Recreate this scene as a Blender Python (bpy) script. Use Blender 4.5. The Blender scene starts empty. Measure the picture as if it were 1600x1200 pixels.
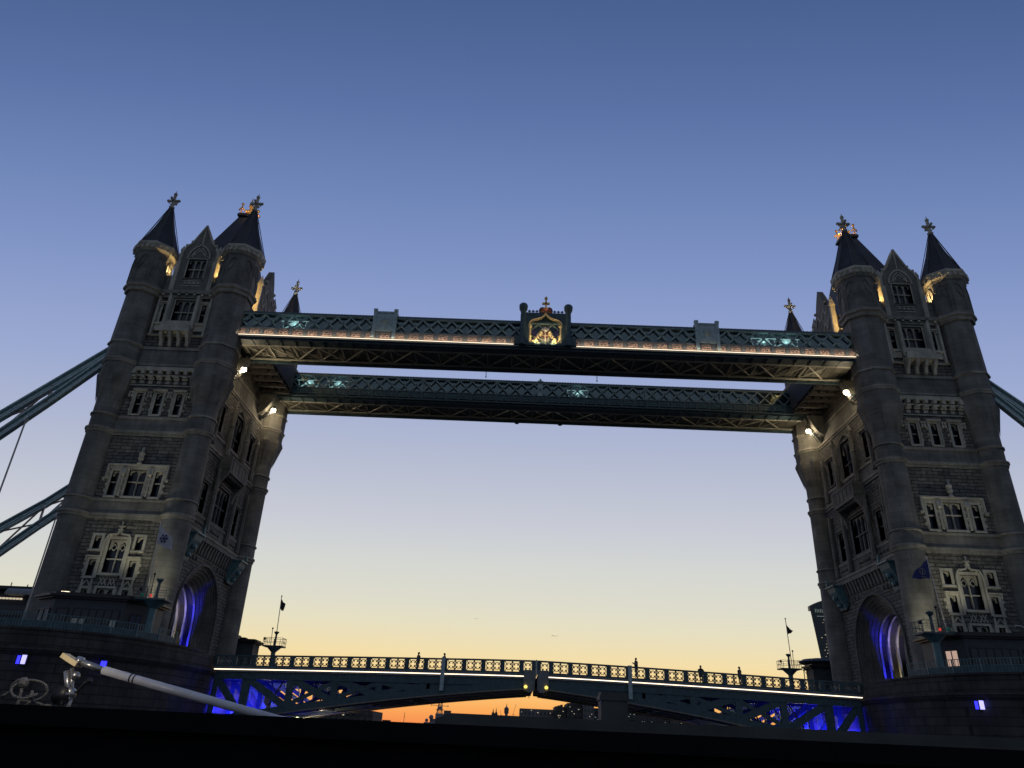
import bpy, bmesh, math, random
from mathutils import Vector, Matrix
random.seed(7)
PI = math.pi
sc = bpy.context.scene
COL = sc.collection

# ------------------------------------------------------------------ camera
CAMP = (-2.19981, -79.30290, 4.00001)
R_ = Vector((0.9991487, -0.00239571, 0.04118409))
U_ = Vector((-0.03803035, -0.44034678, 0.89702196))
F_ = Vector((-0.01598628, 0.89782458, 0.44006303))
cd = bpy.data.cameras.new('camera'); cam = bpy.data.objects.new('camera', cd); COL.objects.link(cam)
m3 = Matrix((R_, U_, -F_)).transposed()
cam.matrix_world = Matrix.Translation(CAMP) @ m3.to_4x4()
cd.sensor_fit = 'HORIZONTAL'; cd.sensor_width = 36.0; cd.lens = 1126.4 / 1600 * 36.0
cd.clip_start = 0.05; cd.clip_end = 9000
sc.camera = cam

# ------------------------------------------------------------------ world: clear dusk sky, afterglow in the west (+Y)
def lin(c):
    return tuple(((v / 255) / 12.92 if v / 255 <= 0.04045 else ((v / 255 + 0.055) / 1.055) ** 2.4) for v in c)
W = bpy.data.worlds.new('World'); sc.world = W; W.use_nodes = True
nt = W.node_tree; N = nt.nodes; L = nt.links; N.clear()
out = N.new('ShaderNodeOutputWorld'); bg = N.new('ShaderNodeBackground'); L.new(bg.outputs[0], out.inputs[0])
tc = N.new('ShaderNodeTexCoord'); sep = N.new('ShaderNodeSeparateXYZ'); L.new(tc.outputs['Generated'], sep.inputs[0])
asin = N.new('ShaderNodeMath'); asin.operation = 'ARCTAN2'; L.new(sep.outputs['Z'], asin.inputs[0])
soft = N.new('ShaderNodeMath'); soft.operation = 'MULTIPLY_ADD'; L.new(sep.outputs['X'], soft.inputs[0]); L.new(sep.outputs['X'], soft.inputs[1]); soft.inputs[2].default_value = 0
yy = N.new('ShaderNodeMath'); yy.operation = 'MULTIPLY_ADD'; L.new(soft.outputs[0], yy.inputs[0]); yy.inputs[1].default_value = 0.10; L.new(sep.outputs['Y'], yy.inputs[2]); L.new(yy.outputs[0], asin.inputs[1])
mul = N.new('ShaderNodeMath'); mul.operation = 'MULTIPLY'; mul.inputs[1].default_value = 1 / (PI / 2); L.new(asin.outputs[0], mul.inputs[0])
ramp = N.new('ShaderNodeValToRGB'); L.new(mul.outputs[0], ramp.inputs[0])
SKY = [(0.0, (232, 126, 76)), (0.8, (248, 148, 82)), (1.8, (252, 174, 94)), (2.8, (252, 195, 117)), (4.2, (248, 214, 148)),
       (5.4, (243, 222, 171)), (6.6, (235, 222, 184)), (7.8, (228, 222, 195)), (9.2, (221, 219, 203)), (12.0, (212, 214, 210)), (15.0, (200, 203, 213)), (20.8, (177, 185, 209)),
       (26.3, (156, 170, 209)), (33.8, (132, 151, 199)), (41.1, (108, 132, 182)), (47, (90, 114, 165)), (54.2, (73, 97, 144)), (70, (58, 80, 128))]
cr = ramp.color_ramp
while len(cr.elements) > 1: cr.elements.remove(cr.elements[-1])
cr.elements[0].position = 0; cr.elements[0].color = (*lin(SKY[0][1]), 1)
for e, c in SKY[1:]:
    el = cr.elements.new(e / 90); el.color = (*lin(c), 1)
# darker, bluer sky behind the camera (east)
mr = N.new('ShaderNodeMapRange'); mr.interpolation_type = 'SMOOTHSTEP'; L.new(sep.outputs['Y'], mr.inputs[0])
mr.inputs[1].default_value = -0.6; mr.inputs[2].default_value = 0.3; mr.inputs[3].default_value = 0; mr.inputs[4].default_value = 1
east = N.new('ShaderNodeRGB'); east.outputs[0].default_value = (0.15, 0.18, 0.24, 1)
mixs = N.new('ShaderNodeMix'); mixs.data_type = 'RGBA'
L.new(mr.outputs[0], mixs.inputs[0]); L.new(east.outputs[0], mixs.inputs[6]); L.new(ramp.outputs[0], mixs.inputs[7])
sky = N.new('ShaderNodeTexSky'); sky.sky_type = 'NISHITA'; sky.sun_disc = False
sky.sun_elevation = math.radians(-3.0); sky.sun_rotation = math.radians(-6)
sm = N.new('ShaderNodeMix'); sm.data_type = 'RGBA'; sm.blend_type = 'ADD'; sm.inputs[0].default_value = 0.01
L.new(mixs.outputs[2], sm.inputs[6]); L.new(sky.outputs[0], sm.inputs[7])
L.new(sm.outputs[2], bg.inputs[0]); bg.inputs[1].default_value = 1.0
sc.view_settings.view_transform = 'Standard'; sc.view_settings.look = 'None'
sc.view_settings.exposure = 0.0; sc.view_settings.gamma = 1.0

# ------------------------------------------------------------------ materials
def newmat(name):
    m = bpy.data.materials.new(name); m.use_nodes = True
    nt = m.node_tree; b = nt.nodes['Principled BSDF']; return m, nt, b
def pos_uv(nt):
    g = nt.nodes.new('ShaderNodeNewGeometry'); s = nt.nodes.new('ShaderNodeSeparateXYZ'); nt.links.new(g.outputs['Position'], s.inputs[0])
    a = nt.nodes.new('ShaderNodeMath'); a.operation = 'ADD'; nt.links.new(s.outputs[0], a.inputs[0]); nt.links.new(s.outputs[1], a.inputs[1])
    c = nt.nodes.new('ShaderNodeCombineXYZ'); nt.links.new(a.outputs[0], c.inputs[0]); nt.links.new(s.outputs[2], c.inputs[1])
    return g, c
def stone(name, c1, c2, mortar, bw, bh, ms=0.02, bump=0.4, rough=0.9, nscale=0.6, dirt=0.5, rock=0.0, warp=0.03):
    m, nt, b = newmat(name); g, c = pos_uv(nt); L = nt.links; N = nt.nodes
    wn = N.new('ShaderNodeTexNoise'); wn.inputs['Scale'].default_value = 1.3; wn.inputs['Detail'].default_value = 3; L.new(g.outputs['Position'], wn.inputs[0])
    wv = N.new('ShaderNodeVectorMath'); wv.operation = 'MULTIPLY_ADD'; L.new(wn.outputs['Color'], wv.inputs[0]); wv.inputs[1].default_value = (warp, warp, 0); L.new(c.outputs[0], wv.inputs[2])
    br = N.new('ShaderNodeTexBrick'); L.new(wv.outputs[0], br.inputs[0])
    br.inputs['Color1'].default_value = (*c1, 1); br.inputs['Color2'].default_value = (*c2, 1); br.inputs['Mortar'].default_value = (*mortar, 1)
    br.inputs['Scale'].default_value = 1; br.inputs['Mortar Size'].default_value = ms; br.inputs['Brick Width'].default_value = bw; br.inputs['Row Height'].default_value = bh
    br.inputs['Mortar Smooth'].default_value = 0.3
    n1 = N.new('ShaderNodeTexNoise'); n1.inputs['Scale'].default_value = nscale; n1.inputs['Detail'].default_value = 7; L.new(g.outputs['Position'], n1.inputs[0])
    r = N.new('ShaderNodeMapRange'); L.new(n1.outputs[0], r.inputs[0]); r.inputs[1].default_value = 0.3; r.inputs[2].default_value = 0.7
    r.inputs[3].default_value = 1 - dirt; r.inputs[4].default_value = 1.1
    mp = N.new('ShaderNodeMapping'); mp.inputs['Scale'].default_value = (2.2, 2.2, 0.12); L.new(g.outputs['Position'], mp.inputs[0])
    n3 = N.new('ShaderNodeTexNoise'); n3.inputs['Scale'].default_value = 1.0; n3.inputs['Detail'].default_value = 4; L.new(mp.outputs[0], n3.inputs[0])
    r3 = N.new('ShaderNodeMapRange'); L.new(n3.outputs[0], r3.inputs[0]); r3.inputs[1].default_value = 0.35; r3.inputs[2].default_value = 0.65; r3.inputs[3].default_value = 1 - dirt * 0.5; r3.inputs[4].default_value = 1.0
    pr = N.new('ShaderNodeMath'); pr.operation = 'MULTIPLY'; L.new(r.outputs[0], pr.inputs[0]); L.new(r3.outputs[0], pr.inputs[1])
    mx = N.new('ShaderNodeVectorMath'); mx.operation = 'SCALE'; L.new(br.outputs[0], mx.inputs[0]); L.new(pr.outputs[0], mx.inputs['Scale'])
    L.new(mx.outputs[0], b.inputs['Base Color']); b.inputs['Roughness'].default_value = rough
    n2 = N.new('ShaderNodeTexNoise'); n2.inputs['Scale'].default_value = 5; n2.inputs['Detail'].default_value = 5; L.new(g.outputs['Position'], n2.inputs[0])
    ad = N.new('ShaderNodeMath'); ad.operation = 'MULTIPLY_ADD'; L.new(n2.outputs[0], ad.inputs[0]); ad.inputs[1].default_value = 0.3 + rock
    inv = N.new('ShaderNodeMath'); inv.operation = 'SUBTRACT'; inv.inputs[0].default_value = 1; L.new(br.outputs['Fac'], inv.inputs[1]); L.new(inv.outputs[0], ad.inputs[2])
    bp = N.new('ShaderNodeBump'); bp.inputs['Strength'].default_value = bump; bp.inputs['Distance'].default_value = 0.08; L.new(ad.outputs[0], bp.inputs['Height']); L.new(bp.outputs[0], b.inputs['Normal'])
    return m
def plain(name, col, rough=0.6, metal=0.0, var=0.25, scale=3.0, bump=0.15, spec=0.5):
    m, nt, b = newmat(name); L = nt.links; N = nt.nodes
    g = N.new('ShaderNodeNewGeometry'); n1 = N.new('ShaderNodeTexNoise'); n1.inputs['Scale'].default_value = scale; n1.inputs['Detail'].default_value = 6; L.new(g.outputs['Position'], n1.inputs[0])
    r = N.new('ShaderNodeMapRange'); L.new(n1.outputs[0], r.inputs[0]); r.inputs[1].default_value = 0.3; r.inputs[2].default_value = 0.7; r.inputs[3].default_value = 1 - var; r.inputs[4].default_value = 1 + var * 0.5
    mx = N.new('ShaderNodeVectorMath'); mx.operation = 'SCALE'; mx.inputs[0].default_value = col; L.new(r.outputs[0], mx.inputs['Scale']); L.new(mx.outputs[0], b.inputs['Base Color'])
    b.inputs['Roughness'].default_value = rough; b.inputs['Metallic'].default_value = metal; b.inputs['Specular IOR Level'].default_value = spec
    if bump:
        bp = N.new('ShaderNodeBump'); bp.inputs['Strength'].default_value = bump; bp.inputs['Distance'].default_value = 0.03; L.new(n1.outputs[0], bp.inputs['Height']); L.new(bp.outputs[0], b.inputs['Normal'])
    return m
def emit(name, col, st):
    m, nt, b = newmat(name); b.inputs['Base Color'].default_value = (*[min(1, v) * 0.5 for v in col], 1)
    b.inputs['Emission Color'].default_value = (*col, 1); b.inputs['Emission Strength'].default_value = st; return m
M = {}
M['ashlar'] = stone('portland_ashlar', (0.26, 0.255, 0.23), (0.225, 0.22, 0.20), (0.16, 0.155, 0.145), 1.1, 0.52, 0.018, 0.25, dirt=0.45)
M['rock'] = stone('rock_faced_granite', (0.27, 0.262, 0.235), (0.165, 0.16, 0.147), (0.085, 0.082, 0.076), 1.15, 0.36, 0.05, 1.0, nscale=2.2, dirt=0.45, rock=1.6, warp=0.16)
M['trim'] = stone('carved_limestone', (0.60, 0.58, 0.49), (0.54, 0.52, 0.44), (0.42, 0.40, 0.34), 0.8, 0.6, 0.012, 0.25, dirt=0.35)
M['course'] = stone('moulded_string_stone', (0.38, 0.365, 0.315), (0.33, 0.32, 0.28), (0.24, 0.23, 0.20), 1.2, 0.7, 0.015, 0.25, dirt=0.45)
M['pier'] = stone('pier_granite', (0.105, 0.094, 0.088), (0.074, 0.068, 0.065), (0.034, 0.032, 0.031), 1.5, 0.62, 0.035, 0.7, nscale=0.5, dirt=0.55, rock=0.3)
M['slate'] = stone('roof_slate', (0.05, 0.052, 0.06), (0.035, 0.037, 0.044), (0.015, 0.015, 0.018), 0.45, 0.42, 0.03, 0.6, rough=0.6, dirt=0.4)
M['lead'] = plain('dark_lead', (0.06, 0.062, 0.068), 0.6)
M['teal'] = plain('teal_painted_iron', (0.10, 0.21, 0.235), 0.5, var=0.3)
M['teal_m'] = plain('mid_blue_green_iron', (0.20, 0.30, 0.325), 0.5, var=0.25)
M['teal_l'] = plain('pale_blue_painted_iron', (0.38, 0.50, 0.52), 0.45, var=0.25)
M['teal_d'] = plain('dark_blue_green_iron', (0.055, 0.10, 0.12), 0.55, var=0.35)
M['grey_iron'] = plain('grey_painted_iron', (0.20, 0.21, 0.215), 0.5)
M['soffit'] = plain('soffit_grey_paint', (0.22, 0.21, 0.18), 0.7, var=0.3)
M['soffit_l'] = plain('soffit_pale_paint', (0.55, 0.54, 0.46), 0.6, var=0.2)
M['frieze_iron'] = plain('grey_blue_frieze_iron', (0.16, 0.175, 0.19), 0.5)
M['cabin'] = plain('slate_grey_cabin_cladding', (0.05, 0.062, 0.072), 0.6)
M['chain_pale'] = plain('pale_turquoise_chain_highlight', (0.58, 0.74, 0.75), 0.4, var=0.3)  # pale teal paint, lightened further to stand for highlights on the flange edges
M['white'] = plain('white_painted_iron', (0.62, 0.58, 0.55), 0.5, var=0.3)
M['pinkish'] = plain('rusty_white_iron', (0.42, 0.33, 0.30), 0.6, var=0.4)
M['gold'] = plain('gilded_metal', (0.85, 0.52, 0.16), 0.38, metal=0.55, var=0.3)
M['cream'] = plain('cream_plaster_relief', (0.72, 0.60, 0.36), 0.6, var=0.25, scale=6)
M['red'] = plain('red_paint', (0.20, 0.07, 0.055), 0.5)
M['frieze'] = plain('red_cream_relief', (0.66, 0.45, 0.36), 0.6, var=0.3)
M['black'] = plain('black_paint', (0.012, 0.013, 0.016), 0.45, var=0.4)
M['boat'] = plain('dark_boat_paint', (0.004, 0.0045, 0.007), 0.75, var=0.5, scale=8, spec=0.15)
M['boat2'] = plain('brown_black_boat_roof', (0.06, 0.062, 0.062), 0.6, var=0.4, scale=6)
M['chrome'] = plain('weathered_steel', (0.42, 0.42, 0.42), 0.3, metal=0.8, var=0.3, scale=25)
M['alu'] = plain('white_boom_paint', (0.66, 0.66, 0.70), 0.35, var=0.15, scale=20)
M['rope'] = plain('grey_rope', (0.20, 0.195, 0.19), 0.9, var=0.4, scale=90, bump=0.6)
M['bldg'] = stone('far_brick', (0.12, 0.105, 0.095), (0.09, 0.08, 0.075), (0.05, 0.05, 0.05), 3.0, 3.2, 0.3, 0.3, dirt=0.4)
M['bldg2'] = plain('far_concrete', (0.16, 0.15, 0.145), 0.8, var=0.3, scale=0.2)
M['cloth_dark'] = plain('dark_cloth', (0.03, 0.032, 0.04), 0.9)
M['skin'] = plain('skin', (0.42, 0.27, 0.20), 0.6, var=0.1)
M['hair'] = plain('dark_hair', (0.02, 0.016, 0.012), 0.7)
M['wflag'] = plain('white_flag_cloth', (0.55, 0.53, 0.58), 0.85, var=0.15)
M['bflag'] = plain('navy_flag_cloth', (0.03, 0.04, 0.16), 0.85, var=0.15)
M['navy'] = plain('navy_emblem', (0.03, 0.03, 0.12), 0.85, var=0.1)
M['asphalt'] = plain('asphalt', (0.05, 0.05, 0.05), 0.9)
M['warship'] = plain('warship_grey', (0.22, 0.23, 0.25), 0.6)
M['led'] = emit('led_strip_warm_white', (1.0, 0.80, 0.58), 2.6)
M['led2'] = emit('led_strip_yellow', (1.0, 0.84, 0.60), 2.4)
M['lamp'] = emit('floodlight_lens', (1.0, 0.80, 0.50), 60)
M['blue'] = emit('blue_lamp', (0.03, 0.03, 1.0), 2.2)
M['violet'] = emit('violet_lamp', (0.45, 0.42, 1.0), 1.6)
M['litwin'] = emit('lit_window_blind', (0.62, 0.42, 0.33), 0.75)
M['cyan'] = emit('gallery_lamp', (0.72, 0.86, 0.84), 1.0)
M['redlamp'] = emit('red_signal', (1.0, 0.07, 0.06), 0.55)
M['green'] = emit('green_signal', (0.02, 0.4, 0.25), 0.04)
M['citylight'] = emit('distant_window_light', (1.0, 0.85, 0.6), 0.55)
M['citycool'] = emit('distant_cool_window_light', (0.50, 0.62, 0.55), 0.32)
M['yellamp'] = emit('yellow_signal', (1.0, 0.72, 0.15), 1.5)
def glassmat():
    m, nt, b = newmat('dark_window_glass'); b.inputs['Base Color'].default_value = (0.012, 0.016, 0.03, 1); b.inputs['Roughness'].default_value = 0.12
    N = nt.nodes; g = N.new('ShaderNodeNewGeometry'); n = N.new('ShaderNodeTexNoise'); n.inputs['Scale'].default_value = 1.5; nt.links.new(g.outputs['Position'], n.inputs[0])
    bp = N.new('ShaderNodeBump'); bp.inputs['Strength'].default_value = 0.15; nt.links.new(n.outputs[0], bp.inputs['Height']); nt.links.new(bp.outputs[0], b.inputs['Normal'])
    return m
M['glass'] = glassmat()
def clearglass():
    m, nt, b = newmat('gallery_glass'); N = nt.nodes; L = nt.links
    t = N.new('ShaderNodeBsdfTransparent'); t.inputs[0].default_value = (0.58, 0.70, 0.71, 1)
    gl = N.new('ShaderNodeBsdfGlossy'); gl.inputs['Roughness'].default_value = 0.08; gl.inputs[0].default_value = (0.5, 0.6, 0.62, 1)
    mx = N.new('ShaderNodeMixShader'); mx.inputs[0].default_value = 0.22; L.new(t.outputs[0], mx.inputs[1]); L.new(gl.outputs[0], mx.inputs[2])
    L.new(mx.outputs[0], nt.nodes['Material Output'].inputs[0]); return m
M['cglass'] = clearglass()
def watermat():
    m, nt, b = newmat('river_water'); N = nt.nodes; L = nt.links
    b.inputs['Base Color'].default_value = (0.012, 0.016, 0.018, 1); b.inputs['Roughness'].default_value = 0.12; b.inputs['IOR'].default_value = 1.33
    g = N.new('ShaderNodeNewGeometry'); mp = N.new('ShaderNodeMapping'); mp.inputs['Scale'].default_value = (0.5, 0.9, 1); L.new(g.outputs['Position'], mp.inputs[0])
    n = N.new('ShaderNodeTexNoise'); n.inputs['Scale'].default_value = 0.8; n.inputs['Detail'].default_value = 6; L.new(mp.outputs[0], n.inputs[0])
    bp = N.new('ShaderNodeBump'); bp.inputs['Strength'].default_value = 0.8; bp.inputs['Distance'].default_value = 0.25; L.new(n.outputs[0], bp.inputs['Height']); L.new(bp.outputs[0], b.inputs['Normal']); return m
M['water'] = watermat()

# ------------------------------------------------------------------ mesh helpers
WLOC = {}     # world location of every object built, so children can be placed
class MB:
    def __init__(s, T=None): s.v = []; s.f = []; s.T = T
    def add(s, vs, fs):
        b = len(s.v); T = s.T
        s.v += [T(*p) for p in vs] if T else [tuple(p) for p in vs]
        s.f += [tuple(b + i for i in f) for f in fs]
    def box(s, x0, x1, y0, y1, z0, z1):
        s.add([(x0, y0, z0), (x1, y0, z0), (x1, y1, z0), (x0, y1, z0), (x0, y0, z1), (x1, y0, z1), (x1, y1, z1), (x0, y1, z1)],
              [(0, 3, 2, 1), (4, 5, 6, 7), (0, 1, 5, 4), (1, 2, 6, 5), (2, 3, 7, 6), (3, 0, 4, 7)])
    def prism(s, poly, a, b, ax='y'):
        # poly in the two other axes (x,z for y ; y,z for x ; x,y for z)
        n = len(poly); f = {'y': lambda p, t: (p[0], t, p[1]), 'x': lambda p, t: (t, p[0], p[1]), 'z': lambda p, t: (p[0], p[1], t)}[ax]
        s.add([f(p, a) for p in poly] + [f(p, b) for p in poly],
              [tuple(range(n)), tuple(range(2 * n - 1, n - 1, -1))] + [(i, i + n, (i + 1) % n + n, (i + 1) % n) for i in range(n)])
    def lathe(s, cx, cy, prof, n=16, ph=0.0, cap=True):
        vs = []; fs = []
        for r, z in prof:
            for i in range(n):
                a = ph + 2 * PI * i / n; vs.append((cx + r * math.cos(a), cy + r * math.sin(a), z))
        for k in range(len(prof) - 1):
            for i in range(n):
                j = (i + 1) % n; fs.append((k * n + i, k * n + j, (k + 1) * n + j, (k + 1) * n + i))
        if cap: fs.append(tuple(range(n - 1, -1, -1))); fs.append(tuple((len(prof) - 1) * n + i for i in range(n)))
        s.add(vs, fs)
    def beam(s, p, q, w, h=None, up=(0, 0, 1), n=4):
        p = Vector(p); q = Vector(q); d = q - p
        if d.length < 1e-6: return
        d.normalize(); upv = Vector(up)
        if abs(d.dot(upv)) > 0.98: upv = Vector((0, 1, 0)) if abs(d.y) < .9 else Vector((1, 0, 0))
        a = d.cross(upv).normalized(); b = a.cross(d).normalized(); h = w if h is None else h
        if n == 4: o = [(-w / 2, -h / 2), (w / 2, -h / 2), (w / 2, h / 2), (-w / 2, h / 2)]
        else: o = [(w / 2 * math.cos(2 * PI * i / n), h / 2 * math.sin(2 * PI * i / n)) for i in range(n)]
        vs = [tuple(p + a * u + b * v) for u, v in o] + [tuple(q + a * u + b * v) for u, v in o]; m = len(o)
        s.add(vs, [tuple(range(m - 1, -1, -1)), tuple(range(m, 2 * m))] + [(i, (i + 1) % m, (i + 1) % m + m, i + m) for i in range(m)])
    def tube(s, p, q, r, n=8): s.beam(p, q, 2 * r, 2 * r, n=n)
    def path(s, pts, w, n=6):
        for a, b in zip(pts, pts[1:]): s.beam(a, b, w, w, n=n)
    def ball(s, c, r, n=10, sz=1.0):
        s.lathe(c[0], c[1], [(max(0.001, r * math.sin(PI * k / 6)), c[2] - r * sz * math.cos(PI * k / 6)) for k in range(7)], n)
    def cone(s, c, r, z0, z1, n=8): s.lathe(c[0], c[1], [(r, z0), (0.01, z1)], n)
    def build(s, name, mat, parent=None, smooth=False, loc=None):
        me = bpy.data.meshes.new(name)
        xs = [p[0] for p in s.v]; ys = [p[1] for p in s.v]; zs = [p[2] for p in s.v]
        o0 = Vector(loc) if loc else Vector(((min(xs) + max(xs)) / 2, (min(ys) + max(ys)) / 2, min(zs)))
        me.from_pydata([(p[0] - o0.x, p[1] - o0.y, p[2] - o0.z) for p in s.v], [], s.f)
        bm = bmesh.new(); bm.from_mesh(me); bmesh.ops.recalc_face_normals(bm, faces=bm.faces); bm.to_mesh(me); bm.free()
        me.materials.append(mat)
        if smooth:
            for p in me.polygons: p.use_smooth = True
        o = bpy.data.objects.new(name, me); COL.objects.link(o); WLOC[o.name] = o0
        if parent is not None: o.parent = parent; o.location = o0 - WLOC[parent.name]
        else: o.location = o0
        return o
def tag(o, label=None, cat=None, group=None, kind=None):
    if label: o['label'] = label
    if cat: o['category'] = cat
    if group: o['group'] = group
    if kind: o['kind'] = kind
    return o
def empty(name, loc, label=None, cat=None, group=None):
    o = bpy.data.objects.new(name, None); COL.objects.link(o); o.location = loc; WLOC[o.name] = Vector(loc); o.empty_display_size = 1
    return tag(o, label, cat, group)
def lamp(kind, loc, col, en, parent=None, tgt=None, size=0.2, spot=60, blend=0.6, name='light'):
    l = bpy.data.lights.new(name, kind); l.color = col; l.energy = en
    if kind == 'SPOT': l.spot_size = math.radians(spot); l.spot_blend = blend
    if kind in ('SPOT', 'POINT'): l.shadow_soft_size = size
    if kind == 'AREA': l.size = size
    o = bpy.data.objects.new(name, l); COL.objects.link(o)
    if tgt: o.rotation_euler = (Vector(tgt) - Vector(loc)).to_track_quat('-Z', 'Y').to_euler()
    if parent is not None: o.parent = parent; o.location = Vector(loc) - WLOC[parent.name]
    else: o.location = loc
    return o
M['vault'] = plain('shade_darkened_vault_stone', (0.028, 0.027, 0.03), .9)  # near-black colour puts shade into the bays between the lit ribs
M['gallery_under'] = plain('dim_grey_brown_boarding', (0.075, 0.07, 0.07), .9)
WARM = (1.0, 0.80, 0.52); WHITE = (1.0, 0.93, 0.72); BLUE = (0.02, 0.02, 1.0)

# ------------------------------------------------------------------ water, ground
mb = MB(); mb.add([(-3000, -1200, 0), (3000, -1200, 0), (3000, 3500, 0), (-3000, 3500, 0)], [(0, 1, 2, 3)])
tag(mb.build('water', M['water']), kind='structure')
mb = MB()
mb.prism([(-3000, 210), (-58, 210), (-48, 330), (-60, 700), (-30, 1200), (-3000, 1300)], -1, 6, 'z')
mb.prism([(110, 190), (3000, 150), (3000, 1500), (-30, 1500), (0, 900), (40, 420), (60, 300)], -1, 6, 'z')
mb.prism([(-3000, 12), (-105, 12), (-95, 120), (-70, 209), (-3000, 209)], -1, 6, 'z')
tag(mb.build('river_bank', M['bldg2']), kind='structure')

# ------------------------------------------------------------------ tower
RT = 5.15; TY = 9.3        # turret centres, local x', y
XW, YW = 5.05, 9.4         # wall planes
def arch_pts(cx, w, z0, h, pointed=True, n=5):
    # half width w, spring z0, rise h : points from right to left over the top
    pts = []
    if pointed:
        R = (w * w + h * h) / (2 * w)      # arc centres on the springing line
        for k in range(n + 1):
            a = math.atan2(h, (R - w)) * 0
            t = k / n; th = t * math.asin(min(1, h / R)); pts.append((cx + w - R + R * math.cos(th), z0 + R * math.sin(th)))
        left = [(2 * cx - x, z) for x, z in reversed(pts[:-1])]
        return pts + left
    return [(cx + w * math.cos(PI * k / (2 * n)), z0 + h * math.sin(PI * k / (2 * n))) for k in range(2 * n + 1)]
def arch_head(mb, u0, u1, z0, z1, d0, d1, w):
    # spandrel plate filling rect (u0..u1, z0..z1) above a pointed arch of half width w
    cx = (u0 + u1) / 2; pts = arch_pts(cx, w, z0, (z1 - z0) * 0.86)
    pts = list(reversed(pts))
    for (xa, za), (xb, zb) in zip(pts, pts[1:]):
        for d in (d0, d1): mb.add([(xa, d, za), (xb, d, zb), (xb, d, z1), (xa, d, z1)], [(0, 1, 2, 3)])
        mb.add([(xa, d0, za), (xb, d0, zb), (xb, d1, zb), (xa, d1, za)], [(0, 1, 2, 3)])
    if w < (u1 - u0) / 2 - .001:
        mb.box(u0, cx - w, d0, d1, z0, z1); mb.box(cx + w, u1, d0, d1, z0, z1)
def wall_holes(mb, u0, u1, z0, z1, holes, depth=0.45):
    us = sorted({u0, u1, *[h[0] for h in holes], *[h[1] for h in holes]}); zs = sorted({z0, z1, *[h[2] for h in holes], *[h[3] for h in holes]})
    for a, b in zip(us, us[1:]):
        for c, d in zip(zs, zs[1:]):
            if any(h[0] < (a + b) / 2 < h[1] and h[2] < (c + d) / 2 < h[3] for h in holes): continue
            mb.add([(a, 0, c), (b, 0, c), (b, 0, d), (a, 0, d)], [(0, 1, 2, 3)])
    for h in holes:
        a, b, c, d = h; D = -depth
        mb.add([(a, 0, c), (a, D, c), (a, D, d), (a, 0, d)], [(0, 1, 2, 3)]); mb.add([(b, 0, c), (b, D, c), (b, D, d), (b, 0, d)], [(0, 1, 2, 3)])
        mb.add([(a, 0, c), (a, D, c), (b, D, c), (b, 0, c)], [(0, 1, 2, 3)]); mb.add([(a, 0, d), (a, D, d), (b, D, d), (b, 0, d)], [(0, 1, 2, 3)])
def window(T, parent, u0, u1, z0, z1, lights=1, transom=0.5, head=0.35, hood=True, trim=0.18, quoins=True, mat='trim', dpt=0.42):
    g = MB(T); g.box(u0, u1, -dpt - .05, -dpt, z0, z1); w = g.build('window', M['glass'], parent)
    f = MB(T); fr = 0.09
    f.box(u0 - trim, u0, -dpt, 0.09, z0 - 0.1, z1 + trim); f.box(u1, u1 + trim, -dpt, 0.09, z0 - 0.1, z1 + trim)
    f.box(u0, u1, -dpt, 0.088, z1, z1 + trim); f.box(u0 - trim - .05, u1 + trim + .05, -dpt, 0.2, z0 - 0.26, z0 - 0.1); f.box(u0, u1, -dpt, 0.05, z0 - .1, z0)
    lw = (u1 - u0) / lights; hz = z1 - head * (1 if lights == 1 else 1)
    for i in range(1, lights): f.box(u0 + i * lw - fr / 2, u0 + i * lw + fr / 2, -dpt, -dpt + 0.2, z0, hz + .02)
    for i in range(lights):
        arch_head(f, u0 + i * lw, u0 + (i + 1) * lw, hz, z1, -dpt + 0.02, -dpt + 0.22, lw / 2 - 0.05)
        cx = u0 + (i + .5) * lw      # cusps
        for sx in (-1, 1): f.beam((cx + sx * (lw / 2 - .04), -dpt + .12, hz + head * .05), (cx + sx * lw * .27, -dpt + .12, hz + head * .24), .05)
    if transom:
        zt = z0 + (z1 - z0) * transom; f.box(u0, u1, -dpt + .01, -dpt + 0.21, zt - 0.06, zt + 0.06)
    if hood:
        f.box(u0 - trim - .14, u1 + trim + .14, 0.0, 0.26, z1 + trim + .001, z1 + trim + 0.13)
        for s_ in (u0 - trim - .14, u1 + trim + .02): f.box(s_, s_ + .12, 0.0, 0.22, z1 + trim - 0.42, z1 + trim)
    if quoins:
        k = 0; z = z0
        while z < z1 - .1:
            e = 0.26 if k % 2 else 0.10
            f.box(u0 - trim - e, u0 - trim, 0.0, 0.05, z, z + .3); f.box(u1 + trim, u1 + trim + e, 0.0, 0.05, z, z + .3); z += .33; k += 1
    f.build('frame', M[mat], w)
    return w
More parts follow.
